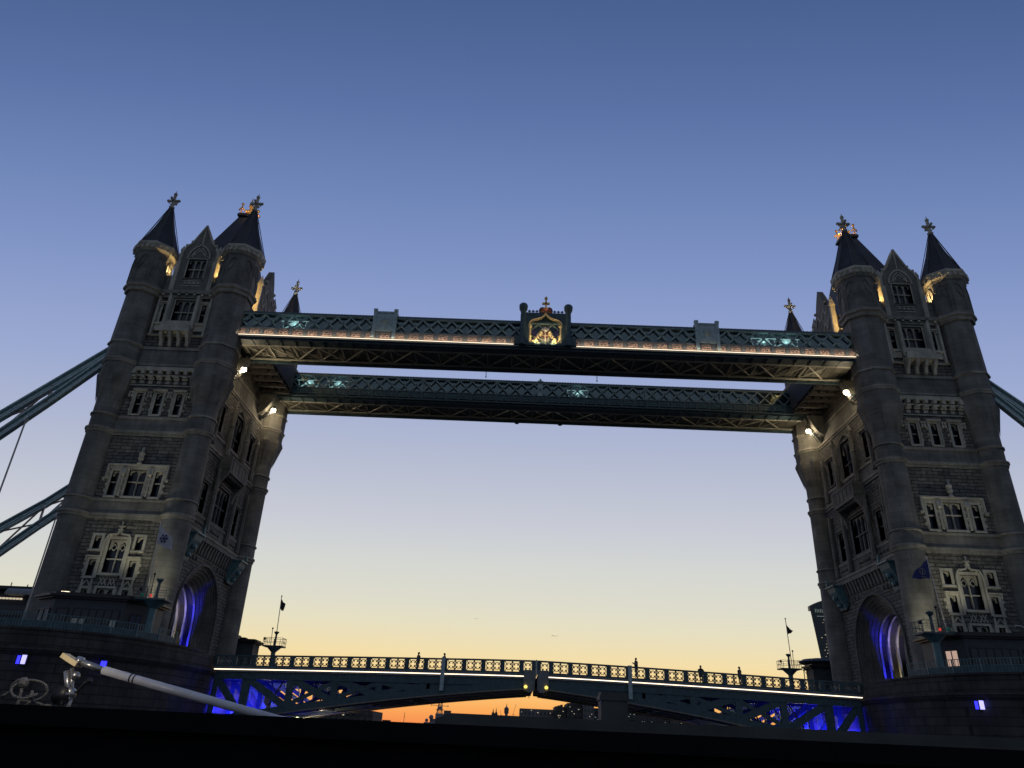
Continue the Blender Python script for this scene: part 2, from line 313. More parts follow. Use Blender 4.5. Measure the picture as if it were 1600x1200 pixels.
def cross(mb, cx, cy, z0, s=1.0, ax='x'):
    # cross fleury finial on a stem
    mb.lathe(cx, cy, [(0.26 * s, z0 - .55 * s), (0.30 * s, z0 - .3 * s), (.16 * s, z0 - .1 * s), (.34 * s, z0 + .15 * s), (.36 * s, z0 + .3 * s), (.14 * s, z0 + .5 * s)], 8)
    mb.box(cx - .14 * s, cx + .14 * s, cy - .12 * s, cy + .12 * s, z0 + .45 * s, z0 + 2.2 * s)
    for sx in (-1, 1):
        mb.box(min(cx + sx * .14 * s, cx + sx * .62 * s), max(cx + sx * .14 * s, cx + sx * .62 * s), cy - .11 * s, cy + .11 * s, z0 + 1.15 * s, z0 + 1.42 * s)
        mb.ball((cx + sx * .68 * s, cy, z0 + 1.29 * s), .19 * s, 8); mb.ball((cx + sx * .52 * s, cy, z0 + 1.02 * s), .12 * s, 6)
        mb.ball((cx + sx * .2 * s, cy, z0 + .75 * s), .15 * s, 6)
        mb.beam((cx, cy + sx * .12 * s, z0 + 1.28 * s), (cx, cy + sx * .6 * s, z0 + 1.28 * s), .22 * s)
        mb.ball((cx, cy + sx * .64 * s, z0 + 1.29 * s), .17 * s, 6)
    mb.ball((cx, cy, z0 + 2.3 * s), .24 * s, 8); mb.cone((cx, cy), .1 * s, z0 + 2.45 * s, z0 + 2.95 * s, 6)

def octr(a, r):     # octagon radius at angle a, flats facing the axes
    k = ((a + PI / 8) % (PI / 4)) - PI / 8
    return r / math.cos(k)
def turret_mesh(mb, cx, cy, r_up):
    n = 32; secs = []
    def ring(z, r, o): secs.append([(z, r, o)])
    prof = [(8.5, 1.75, 0), (10.2, 1.7, 0), (10.6, 1.45, 0), (21.9, 1.38, 0), (22.6, 1.42, 0), (23.8, 1.38, 0), (30.8, 1.33, 0), (33.6, 1.33, 0),
            (34.0, 1.33, .05), (37.0, r_up - .08, 1), (38.6, r_up, 1), (41.0, r_up, 1), (48.0, r_up - .1, 1)]
    vs = []; fs = []
    for z, r, o in prof:
        for i in range(n):
            a = 2 * PI * i / n; rr = r * (1 - o) + octr(a, r * .97) * o
            vs.append((cx + rr * math.cos(a), cy + rr * math.sin(a), z))
    for k in range(len(prof) - 1):
        for i in range(n): j = (i + 1) % n; fs.append((k * n + i, k * n + j, (k + 1) * n + j, (k + 1) * n + i))
    fs.append(tuple((len(prof) - 1) * n + i for i in range(n)))
    mb.add(vs, fs)
    for i in range(8):    # broaches: spurs at the octagon's corners
        a = PI / 8 + i * PI / 4; c, s = math.cos(a), math.sin(a)
        def P(rr, da, z): return (cx + rr * math.cos(a + da), cy + rr * math.sin(a + da), z)
        mb.add([P(1.40, 0, 34.0), P(r_up * .96, .24, 37.3), P(r_up * 1.15, 0, 37.1), P(r_up * .96, -.24, 37.3), P(r_up * .98, 0, 38.0)], [(0, 1, 2), (0, 2, 3), (1, 4, 2), (2, 4, 3)])
def build_tower(side):
    TX = -41 * side
    def T0(x, y, z): return (side * (x - 41), y, z)
    faces = {'near': lambda u, d, z: T0(u, -YW - d, z), 'far': lambda u, d, z: T0(-u, YW + d, z),
             'inner': lambda u, d, z: T0(XW + d, u, z), 'outer': lambda u, d, z: T0(-XW - d, -u, z)}
    root = empty('bridge_tower', (TX, 0, 8.6),
                 'stone Gothic tower at the left end of the high walkways, beside the white flag' if side == 1 else 'stone Gothic tower at the right end of the high walkways, beside the navy flag',
                 'tower', 'stone towers of the bridge')
    # --- near and far walls
    nh = [(-2.42, -1.72, 18.8, 20.05), (1.72, 2.42, 18.8, 20.05), (-.85, .85, 16.55, 19.75), (-2.3, -1.6, 16.2, 17.75), (1.6, 2.3, 16.2, 17.75),
          (-.8, .8, 11.5, 15.1), (-2.25, -1.65, 12.2, 15.0), (1.65, 2.25, 12.2, 15.0),
          (-2.6, -1.85, 24.15, 26.75), (1.85, 2.6, 24.15, 26.75), (-.9, .9, 24.15, 26.9),
          (-2.5, -1.8, 33.1, 35.5), (-.35, .35, 33.1, 35.5), (1.8, 2.5, 33.1, 35.5),
          (-1.2, 1.2, 44.6, 47.3), (-2.5, -1.95, 44.4, 46.7), (1.95, 2.5, 44.4, 46.7)]
    ih = [(-1.9, 1.9, 24.0, 28.0), (-5.5, -4.2, 24.0, 27.2), (4.2, 5.5, 24.0, 27.2), (-1.5, 1.5, 32.6, 37.0), (-5.3, -4.3, 33.2, 36.2), (4.3, 5.3, 33.2, 36.2),
          (-1.5, 1.5, 44.0, 47.0)]
    mb = MB()
    for fn in ('near', 'far'):
        mb.T = faces[fn]; wall_holes(mb, -4.2, 4.2, 8.6, 48.2, nh)
    AR, AZ, BZ = 5.3, 13.9, 20.0
    for fn in ('inner', 'outer'):
        mb.T = faces[fn]; wall_holes(mb, -8.2, 8.2, BZ, 48.2, ih)
        mb.add([(-8.2, 0, 8.6), (-AR, 0, 8.6), (-AR, 0, BZ), (-8.2, 0, BZ)], [(0, 1, 2, 3)]); mb.add([(8.2, 0, 8.6), (AR, 0, 8.6), (AR, 0, BZ), (8.2, 0, BZ)], [(0, 1, 2, 3)])
        n = 20
        for k in range(n):
            a, b = PI * k / n, PI * (k + 1) / n; p = (AR * math.cos(a), AZ + AR * math.sin(a)); q = (AR * math.cos(b), AZ + AR * math.sin(b))
            mb.add([(p[0], 0, p[1]), (q[0], 0, q[1]), (q[0], 0, BZ), (p[0], 0, BZ)], [(0, 1, 2, 3)])
    mb.T = T0
    mb.add([(-4.9, -9.2, 48.2), (4.9, -9.2, 48.2), (4.9, 9.2, 48.2), (-4.9, 9.2, 48.2)], [(0, 1, 2, 3)])
    mb.build('wall', M['rock'], root)
    # --- stepped archivolts + portal vault
    mb = MB()
    nst = 6
    for fn in ('inner', 'outer'):
        mb.T = faces[fn]; n = 24
        for s_ in range(nst):
            r0 = AR - s_ * .30; r1 = r0 - .30; d0 = -s_ * .26; d1 = d0 - .26
            rr = r0 + (.0 if s_ else .25)
            def pt(r, t, d):
                if t <= 0: return (r, d, 8.6)
                if t > n: return (-r, d, 8.6)
                a = PI * (t - 1) / (n - 1); return (r * math.cos(a), d, AZ + r * math.sin(a))
            for t in range(n + 1):
                mb.add([pt(r0, t, d0), pt(r0, t + 1, d0), pt(r0, t + 1, d1), pt(r0, t, d1)], [(0, 1, 2, 3)])
                mb.add([pt(r0, t, d1), pt(r0, t + 1, d1), pt(r1, t + 1, d1), pt(r1, t, d1)], [(0, 1, 2, 3)])
                # roll moulding on each order
            pts = [pt(r0 - .07, t, d1 + .09) for t in range(n + 2)]
            mb.path(pts, .13, 5)
        pts = [pt(AR + .15, t, .08) for t in range(n + 2)]
        mb.path(pts, .22, 6)
    mb.build('archivolt', M['ashlar'], root)
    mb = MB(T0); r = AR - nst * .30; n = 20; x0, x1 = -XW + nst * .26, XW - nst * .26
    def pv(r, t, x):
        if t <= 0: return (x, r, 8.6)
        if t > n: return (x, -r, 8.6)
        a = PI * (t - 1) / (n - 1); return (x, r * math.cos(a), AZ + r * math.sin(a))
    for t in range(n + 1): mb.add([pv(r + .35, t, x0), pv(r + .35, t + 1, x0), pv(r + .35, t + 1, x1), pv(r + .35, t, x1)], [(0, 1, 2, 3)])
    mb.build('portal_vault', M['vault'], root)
    for xr in (3.36, 2.45, 1.5, .55, -1.2):
        mb = MB(T0)
        for t in range(n + 1):
            for xa, xb, ra, rb in ((xr - .11, xr + .11, r, r), (xr - .11, xr - .11, r, r + .36), (xr + .11, xr + .11, r, r + .36)):
                mb.add([pv(ra, t, xa), pv(ra, t + 1, xa), pv(rb, t + 1, xb), pv(rb, t, xb)], [(0, 1, 2, 3)])
        mb.build('vault_rib', M['trim'], root)
    # --- turrets
    for sx in (-1, 1):
        for sy in (-1, 1):
            mb = MB(T0); cx, cy = sx * RT, sy * TY; ru = 2.0 if sx > 0 else 1.78
            turret_mesh(mb, cx, cy, ru)
            rt = 2.1
            mb.lathe(cx, cy, [(rt + .05, 48.0), (rt, 48.6), (rt - .02, 52.6), (rt + .1, 52.8)], 8, PI / 8)
            t = mb.build('turret', M['ashlar'], root)
            cp = MB(T0); cp.lathe(cx, cy, [(rt, 52.8), (rt + .3, 53.15), (rt + .32, 53.5), (rt + .45, 53.6), (rt + .45, 53.9), (rt + .1, 54.0)], 8, PI / 8)
            for i in range(24):
                a = 2 * PI * i / 24 + .05; q = rt + .3; cp.box(cx + q * math.cos(a) - .09, cx + q * math.cos(a) + .09, cy + q * math.sin(a) - .09, cy + q * math.sin(a) + .09, 53.0, 53.5)
            cp.build('turret_cornice', M['trim'], t)
            pn = MB(T0)      # blind tracery panels on the octagon's faces
            for i in range(8):
                a = i * PI / 4; c, s = math.cos(a), math.sin(a); q = rt * .925 + .03
                def PP(u, z, dd=0): return (cx + (q + dd) * c - u * s, cy + (q + dd) * s + u * c, z)
                for u in (-.62, .62): pn.beam(PP(u, 48.8), PP(u, 51.4), .1, .1)
                pn.path([PP(-.62, 51.4), PP(-.35, 52.0), PP(0, 52.4), PP(.35, 52.0), PP(.62, 51.4)], .1, 4)
                pn.beam(PP(-.6, 50.2), PP(0, 51.2), .07); pn.beam(PP(.6, 50.2), PP(0, 51.2), .07); pn.beam(PP(0, 51.2), PP(0, 52.3), .07)
            pn.build('tracery', M['ashlar'], t)
            sp = MB(T0); sp.lathe(cx, cy, [(rt + .28, 53.9), (1.15, 57.3), (.22, 60.5)], 8, PI / 8)
            s_ = sp.build('spire', M['slate'], root)
            hp = MB(T0)
            for i in range(8):
                a = PI / 8 + i * PI / 4; hp.beam((cx + (rt + .3) * math.cos(a), cy + (rt + .3) * math.sin(a), 53.95), (cx + .24 * math.cos(a), cy + .24 * math.sin(a), 60.5), .08)
            hp.build('hip_roll', M['lead'], s_)
            fn = MB(T0); cross(fn, cx, cy, 60.4, 0.98); fn.build('finial', M['trim'], s_)
    # --- string courses wrapping turrets and walls
    def band(z0, z1, p, shaft_in, shaft_out, oct_=False, mat='course', two=True, name='string_course'):
        mb = MB(T0)
        for sx in (-1, 1):
            for sy in (-1, 1):
                rs = shaft_in if sx > 0 else shaft_out
                kw = dict(n=8, ph=PI / 8) if oct_ else dict(n=24, ph=0)
                if oct_: rs = rs * 1.045
                if two: pr_ = [(rs - .1, z0), (rs + p * .45, z0 + .02), (rs + p * .55, z0 + (z1 - z0) * .45), (rs + p, z0 + (z1 - z0) * .6), (rs + p, z1 - .04), (rs - .1, z1 + .12)]
                else: pr_ = [(rs - .1, z0), (rs + p, z0 + .1), (rs + p, z1 - .05), (rs - .1, z1 + .1)]
                mb.lathe(sx * RT, sy * TY, pr_, cap=False, **kw)
        zm = z0 + (z1 - z0) * .52
        for (q, za, zb) in (((p * .5, z0, zm), (p, zm, z1)) if two else ((p, z0, z1),)):
            for sy in (-1, 1): mb.box(-4.3, 4.3, min(sy * (YW - .05), sy * (YW + q)), max(sy * (YW - .05), sy * (YW + q)), za, zb)
            for sx in (-1, 1): mb.box(min(sx * (XW - .05), sx * (XW + q)), max(sx * (XW - .05), sx * (XW + q)), -8.3, 8.3, za, zb)
        mb.build(name, M[mat], root)
    band(21.75, 22.3, .22, 1.38, 1.38); band(23.55, 23.8, .16, 1.38, 1.38, two=False)
    band(30.6, 31.15, .24, 1.33, 1.33); band(32.45, 32.75, .16, 1.33, 1.33, two=False)
    band(38.5, 39.0, .18, 2.0, 1.8, oct_=True); band(40.75, 41.1, .16, 2.0, 1.8, oct_=True, two=False)
    band(47.5, 48.4, .5, 1.95, 1.72, oct_=True, name='cornice')
    # plain ashlar fascias between the pairs of courses
    mb = MB(T0)
    for z0, z1 in ((22.35, 23.55), (31.2, 32.45), (39.0, 40.75)):
        for sy in (-1, 1): mb.box(-4.25, 4.25, min(sy * (YW - .03), sy * (YW + .06)), max(sy * (YW - .03), sy * (YW + .06)), z0, z1)
        for sx in (-1, 1): mb.box(min(sx * (XW - .03), sx * (XW + .06)), max(sx * (XW - .03), sx * (XW + .06)), -8.25, 8.25, z0, z1)
    mb.build('fascia', M['ashlar'], root)
    # --- cornice carvings
    mb = MB(T0)
    for sy in (-1, 1):
        for i in range(9): x = -3.6 + i * .9; mb.box(x - .13, x + .13, min(sy * (YW + .30), sy * (YW + .5)), max(sy * (YW + .30), sy * (YW + .5)), 47.75, 48.1)
    mb.build('carved_boss', M['trim'], root)
    # --- windows, near and far faces
    for fn in ('near', 'far'):
        T = faces[fn]
        for (a, b, c, d) in nh[0:2]: window(T, root, a, b, c, d, 1, 0, .45, hood=False, trim=.26, quoins=False)
        w = window(T, root, -.85, .85, 16.55, 19.75, 2, .42, .95, hood=False, trim=.3, quoins=False)
        m2 = MB(T)   # ogee hood, tracery, finial, panels below
        m2.path([(-1.25, .18, 16.0), (-1.25, .18, 19.6), (-1.0, .18, 20.15), (-.25, .18, 20.25), (0, .18, 20.6), (.25, .18, 20.25), (1.0, .18, 20.15), (1.25, .18, 19.6), (1.25, .18, 16.0)], .17, 4)
        for sx in (-1, 1):
            m2.path([(sx * .42, -.25, 19.35), (sx * .15, -.25, 19.0), (0, -.25, 19.3)], .08, 4); m2.path([(sx * .42, -.25, 19.35), (sx * .7, -.25, 19.0), (sx * .84, -.25, 19.4)], .08, 4)
            m2.path([(sx * .15, -.25, 19.0), (sx * .42, -.25, 18.7), (sx * .7, -.25, 19.0)], .07, 4)
        m2.box(-.2, .2, 0, .28, 20.55, 20.75); m2.ball((0, .18, 20.95), .2, 8); m2.box(-.3, .3, .1, .26, 20.98, 21.08); m2.box(-.06, .06, .12, .24, 21.0, 21.5)
        m2.box(-.85, .85, .0, .06, 15.2, 15.28); m2.box(-.85, .85, .0, .06, 16.2, 16.28)
        for sx in (-1, 1):
            m2.path([(sx * .8, .05, 15.35), (sx * .45, .05, 16.1), (sx * .1, .05, 15.35)], .08, 4); m2.path([(sx * .8, .05, 16.1), (sx * .45, .05, 15.4), (sx * .1, .05, 16.1)], .07, 4)
        m2.build('ogee_hood', M['trim'], root)
        window(T, root, -.8, .8, 11.5, 15.1, 2, 0, .6, hood=False, trim=.2, quoins=True)
        for i in (3, 4):
            a, b, c, d = nh[i]; window(T, root, a, b, c, d, 1, 0, .5, hood=True, trim=.24, quoins=True)
        for i in (6, 7):
            a, b, c, d = nh[i]; window(T, root, a, b, c, d, 1, .72, .35, hood=False, trim=.24, quoins=True)
            m2 = MB(T); cx = (a + b) / 2; m2.path([(cx - .35, .06, 15.3), (cx, .06, 15.8), (cx + .35, .06, 15.3)], .1, 4); m2.box(cx - .55, cx - .35, 0, .08, 15.1, 16.0); m2.box(cx + .35, cx + .55, 0, .08, 15.1, 16.0); m2.build('panel', M['trim'], root)
        # level two group under one label mould
        for (a, b, c, d), n in zip(nh[8:11], (1, 1, 2)): window(T, root, a, b, c, d, n, .55, .55, hood=False, trim=.17, quoins=True)
        m2 = MB(T); m2.box(-3.05, 3.05, 0, .32, 27.25, 27.42); m2.box(-3.0, 3.0, 0, .12, 26.93, 27.25)
        for sx in (-1, 1):
            m2.box(sx * 3.05 - .1, sx * 3.05 + .1, 0, .3, 25.9, 27.42); m2.ball((sx * 3.2, .22, 25.8), .2, 6)
            m2.box(sx * 1.38 - .22, sx * 1.38 + .22, 0, .3, 26.45, 26.9); m2.box(sx * 1.38 - .1, sx * 1.38 + .1, 0, .14, 24.1, 26.4)
            m2.ball((sx * 1.38, .25, 26.4), .22, 6)
        m2.lathe(0, .25, [(.32, 27.4), (.14, 27.75), (.3, 27.95), (.26, 28.3), (.34, 28.55), (.1, 28.8), (.16, 29.05), (.02, 29.3)], 6)
        m2.build('label_mould', M['trim'], root)
        # level three
        for i in (11, 12, 13):
            a, b, c, d = nh[i]; window(T, root, a, b, c, d, 1, .5, .6, hood=False, trim=.2, quoins=True)
            m2 = MB(T); m2.box(a - .38, b + .38, 0, .34, 35.72, 35.9); m2.box(a - .3, a - .2, 0, .2, 33.0, 35.7); m2.box(b + .2, b + .3, 0, .2, 33.0, 35.7); m2.build('hood', M['trim'], root)
        for u in (-1.08, 1.08, -3.1, 3.1):
            m2 = MB(T)
            for du in (-.14, .14): m2.lathe(u + du, .14, [(.1, 35.0), (.13, 35.2), (.06, 35.35), (.14, 35.6)], 6)
            m2.build('corbel_head', M['trim'], root)
        m2 = MB(T)      # corbel table
        m2.box(-3.75, 3.75, 0, .10, 36.35, 36.5)
        for i in range(8):
            u = -3.25 + i * .93
            m2.box(u - .22, u + .22, 0, .16, 36.6, 36.95); m2.box(u - .3, u + .3, 0, .34, 37.05, 37.25); m2.box(u - .22, u + .22, .0, .5, 37.25, 37.5); m2.box(u - .18, u + .18, 0, .62, 37.62, 38.1)
        m2.box(-3.8, 3.8, 0, .30, 37.5, 37.62); m2.box(-3.8, 3.8, 0, .45, 38.1, 38.5)
        m2.build('corbel_table', M['trim'], root)
        # top storey
        window(T, root, -1.2, 1.2, 44.6, 47.3, 3, .45, .5, hood=False, trim=.16, quoins=False)
        for i in (15, 16):
            a, b, c, d = nh[i]; window(T, root, a, b, c, d, 1, .5, .55, hood=True, trim=.16, quoins=True)
            m2 = MB(T); m2.box(a - .35, b + .35, 0, .4, 43.95, 44.12); m2.box(a - .25, b + .25, 0, .22, 43.2, 43.95); m2.build('sill_panel', M['trim'], root)
        m2 = MB(T)
        for sx in (-1, 1):
            m2.box(sx * 1.6 - .16, sx * 1.6 + .16, 0, .75, 43.6, 47.5); m2.lathe(sx * 1.6, .6, [(.2, 43.2), (.2, 46.8), (.12, 47.6)], 6)
            m2.box(sx * 2.95 - .12, sx * 2.95 + .12, 0, .35, 42.6, 47.5)
        m2.box(-1.6, 1.6, 0, .6, 43.7, 44.2); m2.box(-3.3, 3.3, 0, .2, 42.55, 42.7)
        m2.build('buttress', M['trim'], root)
        m2 = MB(T); m2.box(-1.72, 1.72, 0, 1.1, 42.75, 43.0); m2.box(-1.62, 1.62, .95, 1.05, 43.0, 43.55); m2.box(-1.62, -1.52, 0, 1.0, 43.0, 43.55); m2.box(1.52, 1.62, 0, 1.0, 43.0, 43.55)
        for i in range(4):
            u = -1.45 + i * .967; m2.prism([(.0, 41.15), (.3, 41.3), (.45, 41.9), (.75, 42.2), (1.0, 42.75), (0, 42.75)], u - .17, u + .17, 'x')
        m2.build('balcony', M['trim'], root)
        # gabled dormer
        zb = 48.3
        g = MB(T); pr_ = [(-2.1, zb), (2.1, zb), (2.1, 53.6), (1.75, 54.6), (1.25, 55.2), (.75, 56.4), (0, 57.9), (-.75, 56.4), (-1.25, 55.2), (-1.75, 54.6), (-2.1, 53.6)]
        # front plate with the window hole: pieces around it
        def plate(g, pts): g.prism(pts, -.7, .05, 'y')
        plate(g, [(-2.1, zb), (2.1, zb), (2.1, 50.4), (-2.1, 50.4)]); plate(g, [(-2.1, 50.4), (-1.05, 50.4), (-1.05, 53.0), (-2.1, 53.0)]); plate(g, [(1.05, 50.4), (2.1, 50.4), (2.1, 53.0), (1.05, 53.0)])
        plate(g, [(-2.1, 53.0), (2.1, 53.0), (2.1, 53.6), (1.75, 54.6), (1.25, 55.2), (.75, 56.4), (0, 57.9), (-.75, 56.4), (-1.25, 55.2), (-1.75, 54.6), (-2.1, 53.6)])
        g.box(-1.9, 1.9, -4.5, -.7, zb, 53.3)
        g.prism([(-2.0, 53.3), (2.0, 53.3), (0, 57.2)], -5.2, -.7, 'y')
        gd = g.build('gable', M['ashlar'], root)
        window(T, root, -1.05, 1.05, 50.4, 53.0, 3, .5, .5, hood=False, trim=.12, quoins=False)
        m2 = MB(T)
        pts = [(-1.3, .1, 53.0)] + [(x, .1, z) for x, z in reversed(arch_pts(0, 1.3, 53.1, 1.9))] + [(1.3, .1, 53.0)]; m2.path(pts, .16, 4)
        m2.path([(-2.2, .05, 53.6), (-1.8, .05, 54.7), (-1.2, .05, 55.3), (-.7, .05, 56.4), (0, .05, 57.9), (.7, .05, 56.4), (1.2, .05, 55.3), (1.8, .05, 54.7), (2.2, .05, 53.6)], .2, 4)
        for sx in (-1, 1):
            m2.box(sx * 2.15 - .25, sx * 2.15 + .25, -.6, .25, zb, 52.6); m2.lathe(sx * 2.2, -.1, [(.25, 52.6), (.32, 53.6), (.2, 54.0), (.3, 54.3), (.02, 55.0)], 6)
            m2.ball((sx * 1.75, .1, 54.9), .2, 6); m2.ball((sx * .6, .1, 53.6), .2, 6); m2.ball((sx * 1.25, .1, 55.5), .15, 6)
            m2.path([(sx * .15, .1, 54.6), (sx * .75, .1, 53.9), (sx * .7, .1, 53.2)], .1, 4)
        m2.path([(-1.05, .08, 53.3), (0, .08, 54.3), (1.05, .08, 53.3)], .09, 4); m2.beam((0, .08, 55.2), (0, .08, 57.4), .12)
        m2.box(-1.25, 1.25, .05, .2, 50.1, 50.28); m2.box(-1.1, 1.1, .05, .12, 49.2, 49.3); m2.box(-1.1, 1.1, .05, .12, 49.9, 50.0)
        for i in range(4): m2.ball((-.75 + i * .5, .1, 49.6), .17, 6)
        m2.build('tracery', M['trim'], gd)
        # parapets beside the gable
        for sx in (-1, 1):
            m2 = MB(T); a, b = sorted((sx * 2.35, sx * 3.4)); m2.box(a, b, -.4, .0, 48.3, 49.6); m2.box(a - .02, b + .02, -.45, .06, 49.6, 49.75)
            m2.box(sx * 2.85 - .3, sx * 2.85 + .3, -.4, .02, 49.75, 50.6)
            m2.build('parapet', M['ashlar'], root)
    # --- inner / outer faces
    for fn in ('inner', 'outer'):
        T = faces[fn]
        window(T, root, *ih[0], 4, .5, .8, hood=True, trim=.2, quoins=False, mat='ashlar'); window(T, root, *ih[1], 2, .5, .6, mat='ashlar'); window(T, root, *ih[2], 2, .5, .6, mat='ashlar')
        window(T, root, *ih[3], 3, .4, 1.3, hood=False, trim=.25, mat='ashlar'); window(T, root, *ih[4], 2, .5, .6, mat='ashlar'); window(T, root, *ih[5], 2, .5, .6, mat='ashlar')
        window(T, root, *ih[6], 3, .5, .6, hood=False, mat='ashlar')
        m2 = MB(T)
        pts = [(-1.8, .1, 32.6)] + [(x, .1, z) for x, z in reversed(arch_pts(0, 1.8, 35.6, 2.2))] + [(1.8, .1, 32.6)]; m2.path(pts, .3, 5)
        for sx in (-1, 1):
            m2.lathe(sx * 2.4, .45, [(.3, 31.3), (.26, 34.6), (.36, 34.8), (.24, 35.0), (.22, 37.2), (.32, 37.3), (.02, 38.2)], 6)
            m2.lathe(sx * 6.3, .35, [(.24, 31.3), (.2, 35.6), (.3, 35.8), (.02, 37.0)], 6)
            m2.lathe(sx * 3.0, .35, [(.28, 22.4), (.24, 29.5)], 6); m2.lathe(sx * 6.8, .3, [(.24, 22.4), (.2, 29.6)], 6)
        m2.build('pinnacle_shaft', M['ashlar'], root)
        m2 = MB(T)      # oriel balcony
        m2.box(-2.7, 2.7, 0, 1.35, 29.3, 29.7); m2.box(-2.6, 2.6, 1.15, 1.3, 29.7, 31.0); m2.box(-2.7, 2.7, 1.08, 1.38, 31.0, 31.2)
        for sx in (-1, 1):
            m2.box(sx * 2.6 - .15, sx * 2.6 + .15, 0, 1.35, 29.7, 31.2)
            m2.prism([(0, 26.9), (.25, 27.1), (.5, 28.2), (1.0, 28.9), (1.3, 29.3), (0, 29.3)], sx * 2.5 - .22, sx * 2.5 + .22, 'x')
        for i in range(9): u = -2.2 + i * .55; m2.box(u - .08, u + .08, 0, 1.15, 28.95, 29.3)
        for i in range(5): u = -2.0 + i * 1.0; m2.box(u - .06, u + .06, 1.3, 1.36, 29.7, 31.0)
        m2.build('oriel_balcony', M['ashlar'], root)
        m2 = MB(T)      # machicolation over the arch + panels
        m2.box(-7.9, 7.9, 0, .55, 21.35, 21.75)
        for i in range(17): u = -6.2 + i * .775; m2.prism([(0, 19.9), (.18, 20.1), (.3, 20.7), (.5, 21.35), (0, 21.35)], u - .15, u + .15, 'x')
        for i in range(15): u = -5.4 + i * .775; m2.box(u - .12, u + .12, 0, .2, 19.3, 19.7) if abs(u) > 2.6 else None
        for u in (-4.9, 0, 4.9):
            m2.box(u - 1.5, u + 1.5, 0, .12, 22.5, 22.62); m2.box(u - 1.5, u + 1.5, 0, .12, 23.35, 23.47)
            for k in range(4): m2.ball((u - 1.05 + k * .7, .1, 23.0), .24, 6)
        m2.build('machicolation', M['ashlar'], root)
        for sx in (-1, 1):     # painted iron canopies at the arch's shoulders
            m2 = MB(T); u = sx * 6.6
            m2.prism([(0, 19.2), (.35, 18.7), (.5, 19.3), (1.3, 20.6), (1.5, 21.2), (0, 21.6)], u - .95, u + .95, 'x')
            m2.box(u - 1.1, u + 1.1, 0, 1.65, 21.2, 21.35); m2.ball((u, 1.1, 20.0), .3, 6); m2.ball((u, .7, 19.2), .28, 6); m2.lathe(u + .9, 1.4, [(.12, 21.3), (.16, 21.9), (.02, 22.4)], 6)
            for k in range(5): m2.beam((u - .8 + k * .4, .52, 19.3), (u - .8 + k * .4, 1.48, 21.2), .09)
            m2.build('bracket_canopy', M['teal'], root)
        # side gable of the roof
        g = MB(T); g.prism([(-2.6, 48.3), (2.6, 48.3), (2.6, 53.3), (2.1, 54.4), (1.5, 55.0), (.9, 56.4), (0, 58.0), (-.9, 56.4), (-1.5, 55.0), (-2.1, 54.4), (-2.6, 53.3)], -.5, .25, 'y'); g.box(-2.3, 2.3, -2.5, -.5, 48.3, 53.0)
        gd = g.build('gable', M['ashlar'], root)
        m2 = MB(T)
        for sx in (-1, 1):
            m2.lathe(sx * 2.7, 0, [(.36, 48.3), (.34, 54.0), (.45, 54.2), (.02, 55.6)], 6); m2.ball((sx * 1.6, .2, 55.4), .22, 6)
            for k in range(3): m2.path([(sx * .2, .3, 49.5 + k * 2), (sx * .9, .3, 50.6 + k * 2), (sx * 1.5, .3, 49.5 + k * 2), (sx * 2.1, .3, 50.6 + k * 2)], .14, 4)
        m2.build('tracery', M['trim'], gd)
        for sx in (-1, 1):
            m2 = MB(T); m2.box(sx * 4.1 - .5, sx * 4.1 + .5, -1.4, -.5, 48.3, 54.6); m2.box(sx * 4.1 - .62, sx * 4.1 + .62, -1.52, -.38, 54.6, 54.9); m2.box(sx * 4.1 - .62, sx * 4.1 + .62, -1.52, -.38, 52.2, 52.4)
            m2.build('chimney', M['trim'], root)
            m2 = MB(T); a, b = sorted((sx * 3.0, sx * 7.3)); m2.box(a, b, -.35, 0, 48.3, 49.5)
            for k in range(4): m2.box(a + .2 + k * 1.1, a + .8 + k * 1.1, -.33, -.02, 49.5, 50.2)
            m2.build('parapet', M['ashlar'], root)
    # --- main roof with gilded cresting
    mb = MB(T0)
    zb, zt = 49.0, 66.4; bx, by, tx, ty = 3.7, 8.8, .85, .85
    mb.add([(-bx, -by, zb), (bx, -by, zb), (bx, by, zb), (-bx, by, zb), (-tx, -ty, zt), (tx, -ty, zt), (tx, ty, zt), (-tx, ty, zt)], [(0, 1, 5, 4), (1, 2, 6, 5), (2, 3, 7, 6), (3, 0, 4, 7), (4, 5, 6, 7)])
    rf = mb.build('roof', M['slate'], root)
    mb = MB(T0); mb.box(-tx - .25, tx + .25, -ty - .25, ty + .25, zt, zt + .35); mb.box(-tx, tx, -ty, ty, zt + .35, zt + .6)
    mb.lathe(0, 0, [(.45, zt + .35), (.3, zt + .8), (.42, zt + 1.0)], 8)
    mb.build('ridge_cap', M['lead'], rf)
    mb = MB(T0)
    for i in range(3):
        y = -ty + .15 + i * (2 * ty - .3) / 2
        for x in (-tx, tx):
            big = i in (0, 2)
            mb.beam((x, y, zt + .3), (x, y, zt + (2.2 if big else 1.2)), .12); mb.ball((x, y, zt + (2.2 if big else 1.2)), .2 if big else .14, 6)
            mb.path([(x, y - .35, zt + .4), (x, y, zt + 1.0), (x, y + .35, zt + .4)], .1, 4)
            if big: mb.path([(x - .35, y, zt + 1.3), (x, y, zt + 1.7), (x + .35, y, zt + 1.3)], .12, 4); mb.ball((x - .3, y, zt + 1.25), .14, 6); mb.ball((x + .3, y, zt + 1.25), .14, 6)
    mb.lathe(0, 0, [(.3, zt + .4), (.45, zt + 1.3), (.12, zt + 1.9), (.32, zt + 2.4), (.16, zt + 3.0), (.02, zt + 3.9)], 8)
    mb.build('gilded_cresting', M['gold'], rf)
    # --- gallery linking the two walkways across the tower face
    mb = MB(T0); mb.box(XW + .1, 8.9, -4.5, 4.8, 43.0, 46.2)
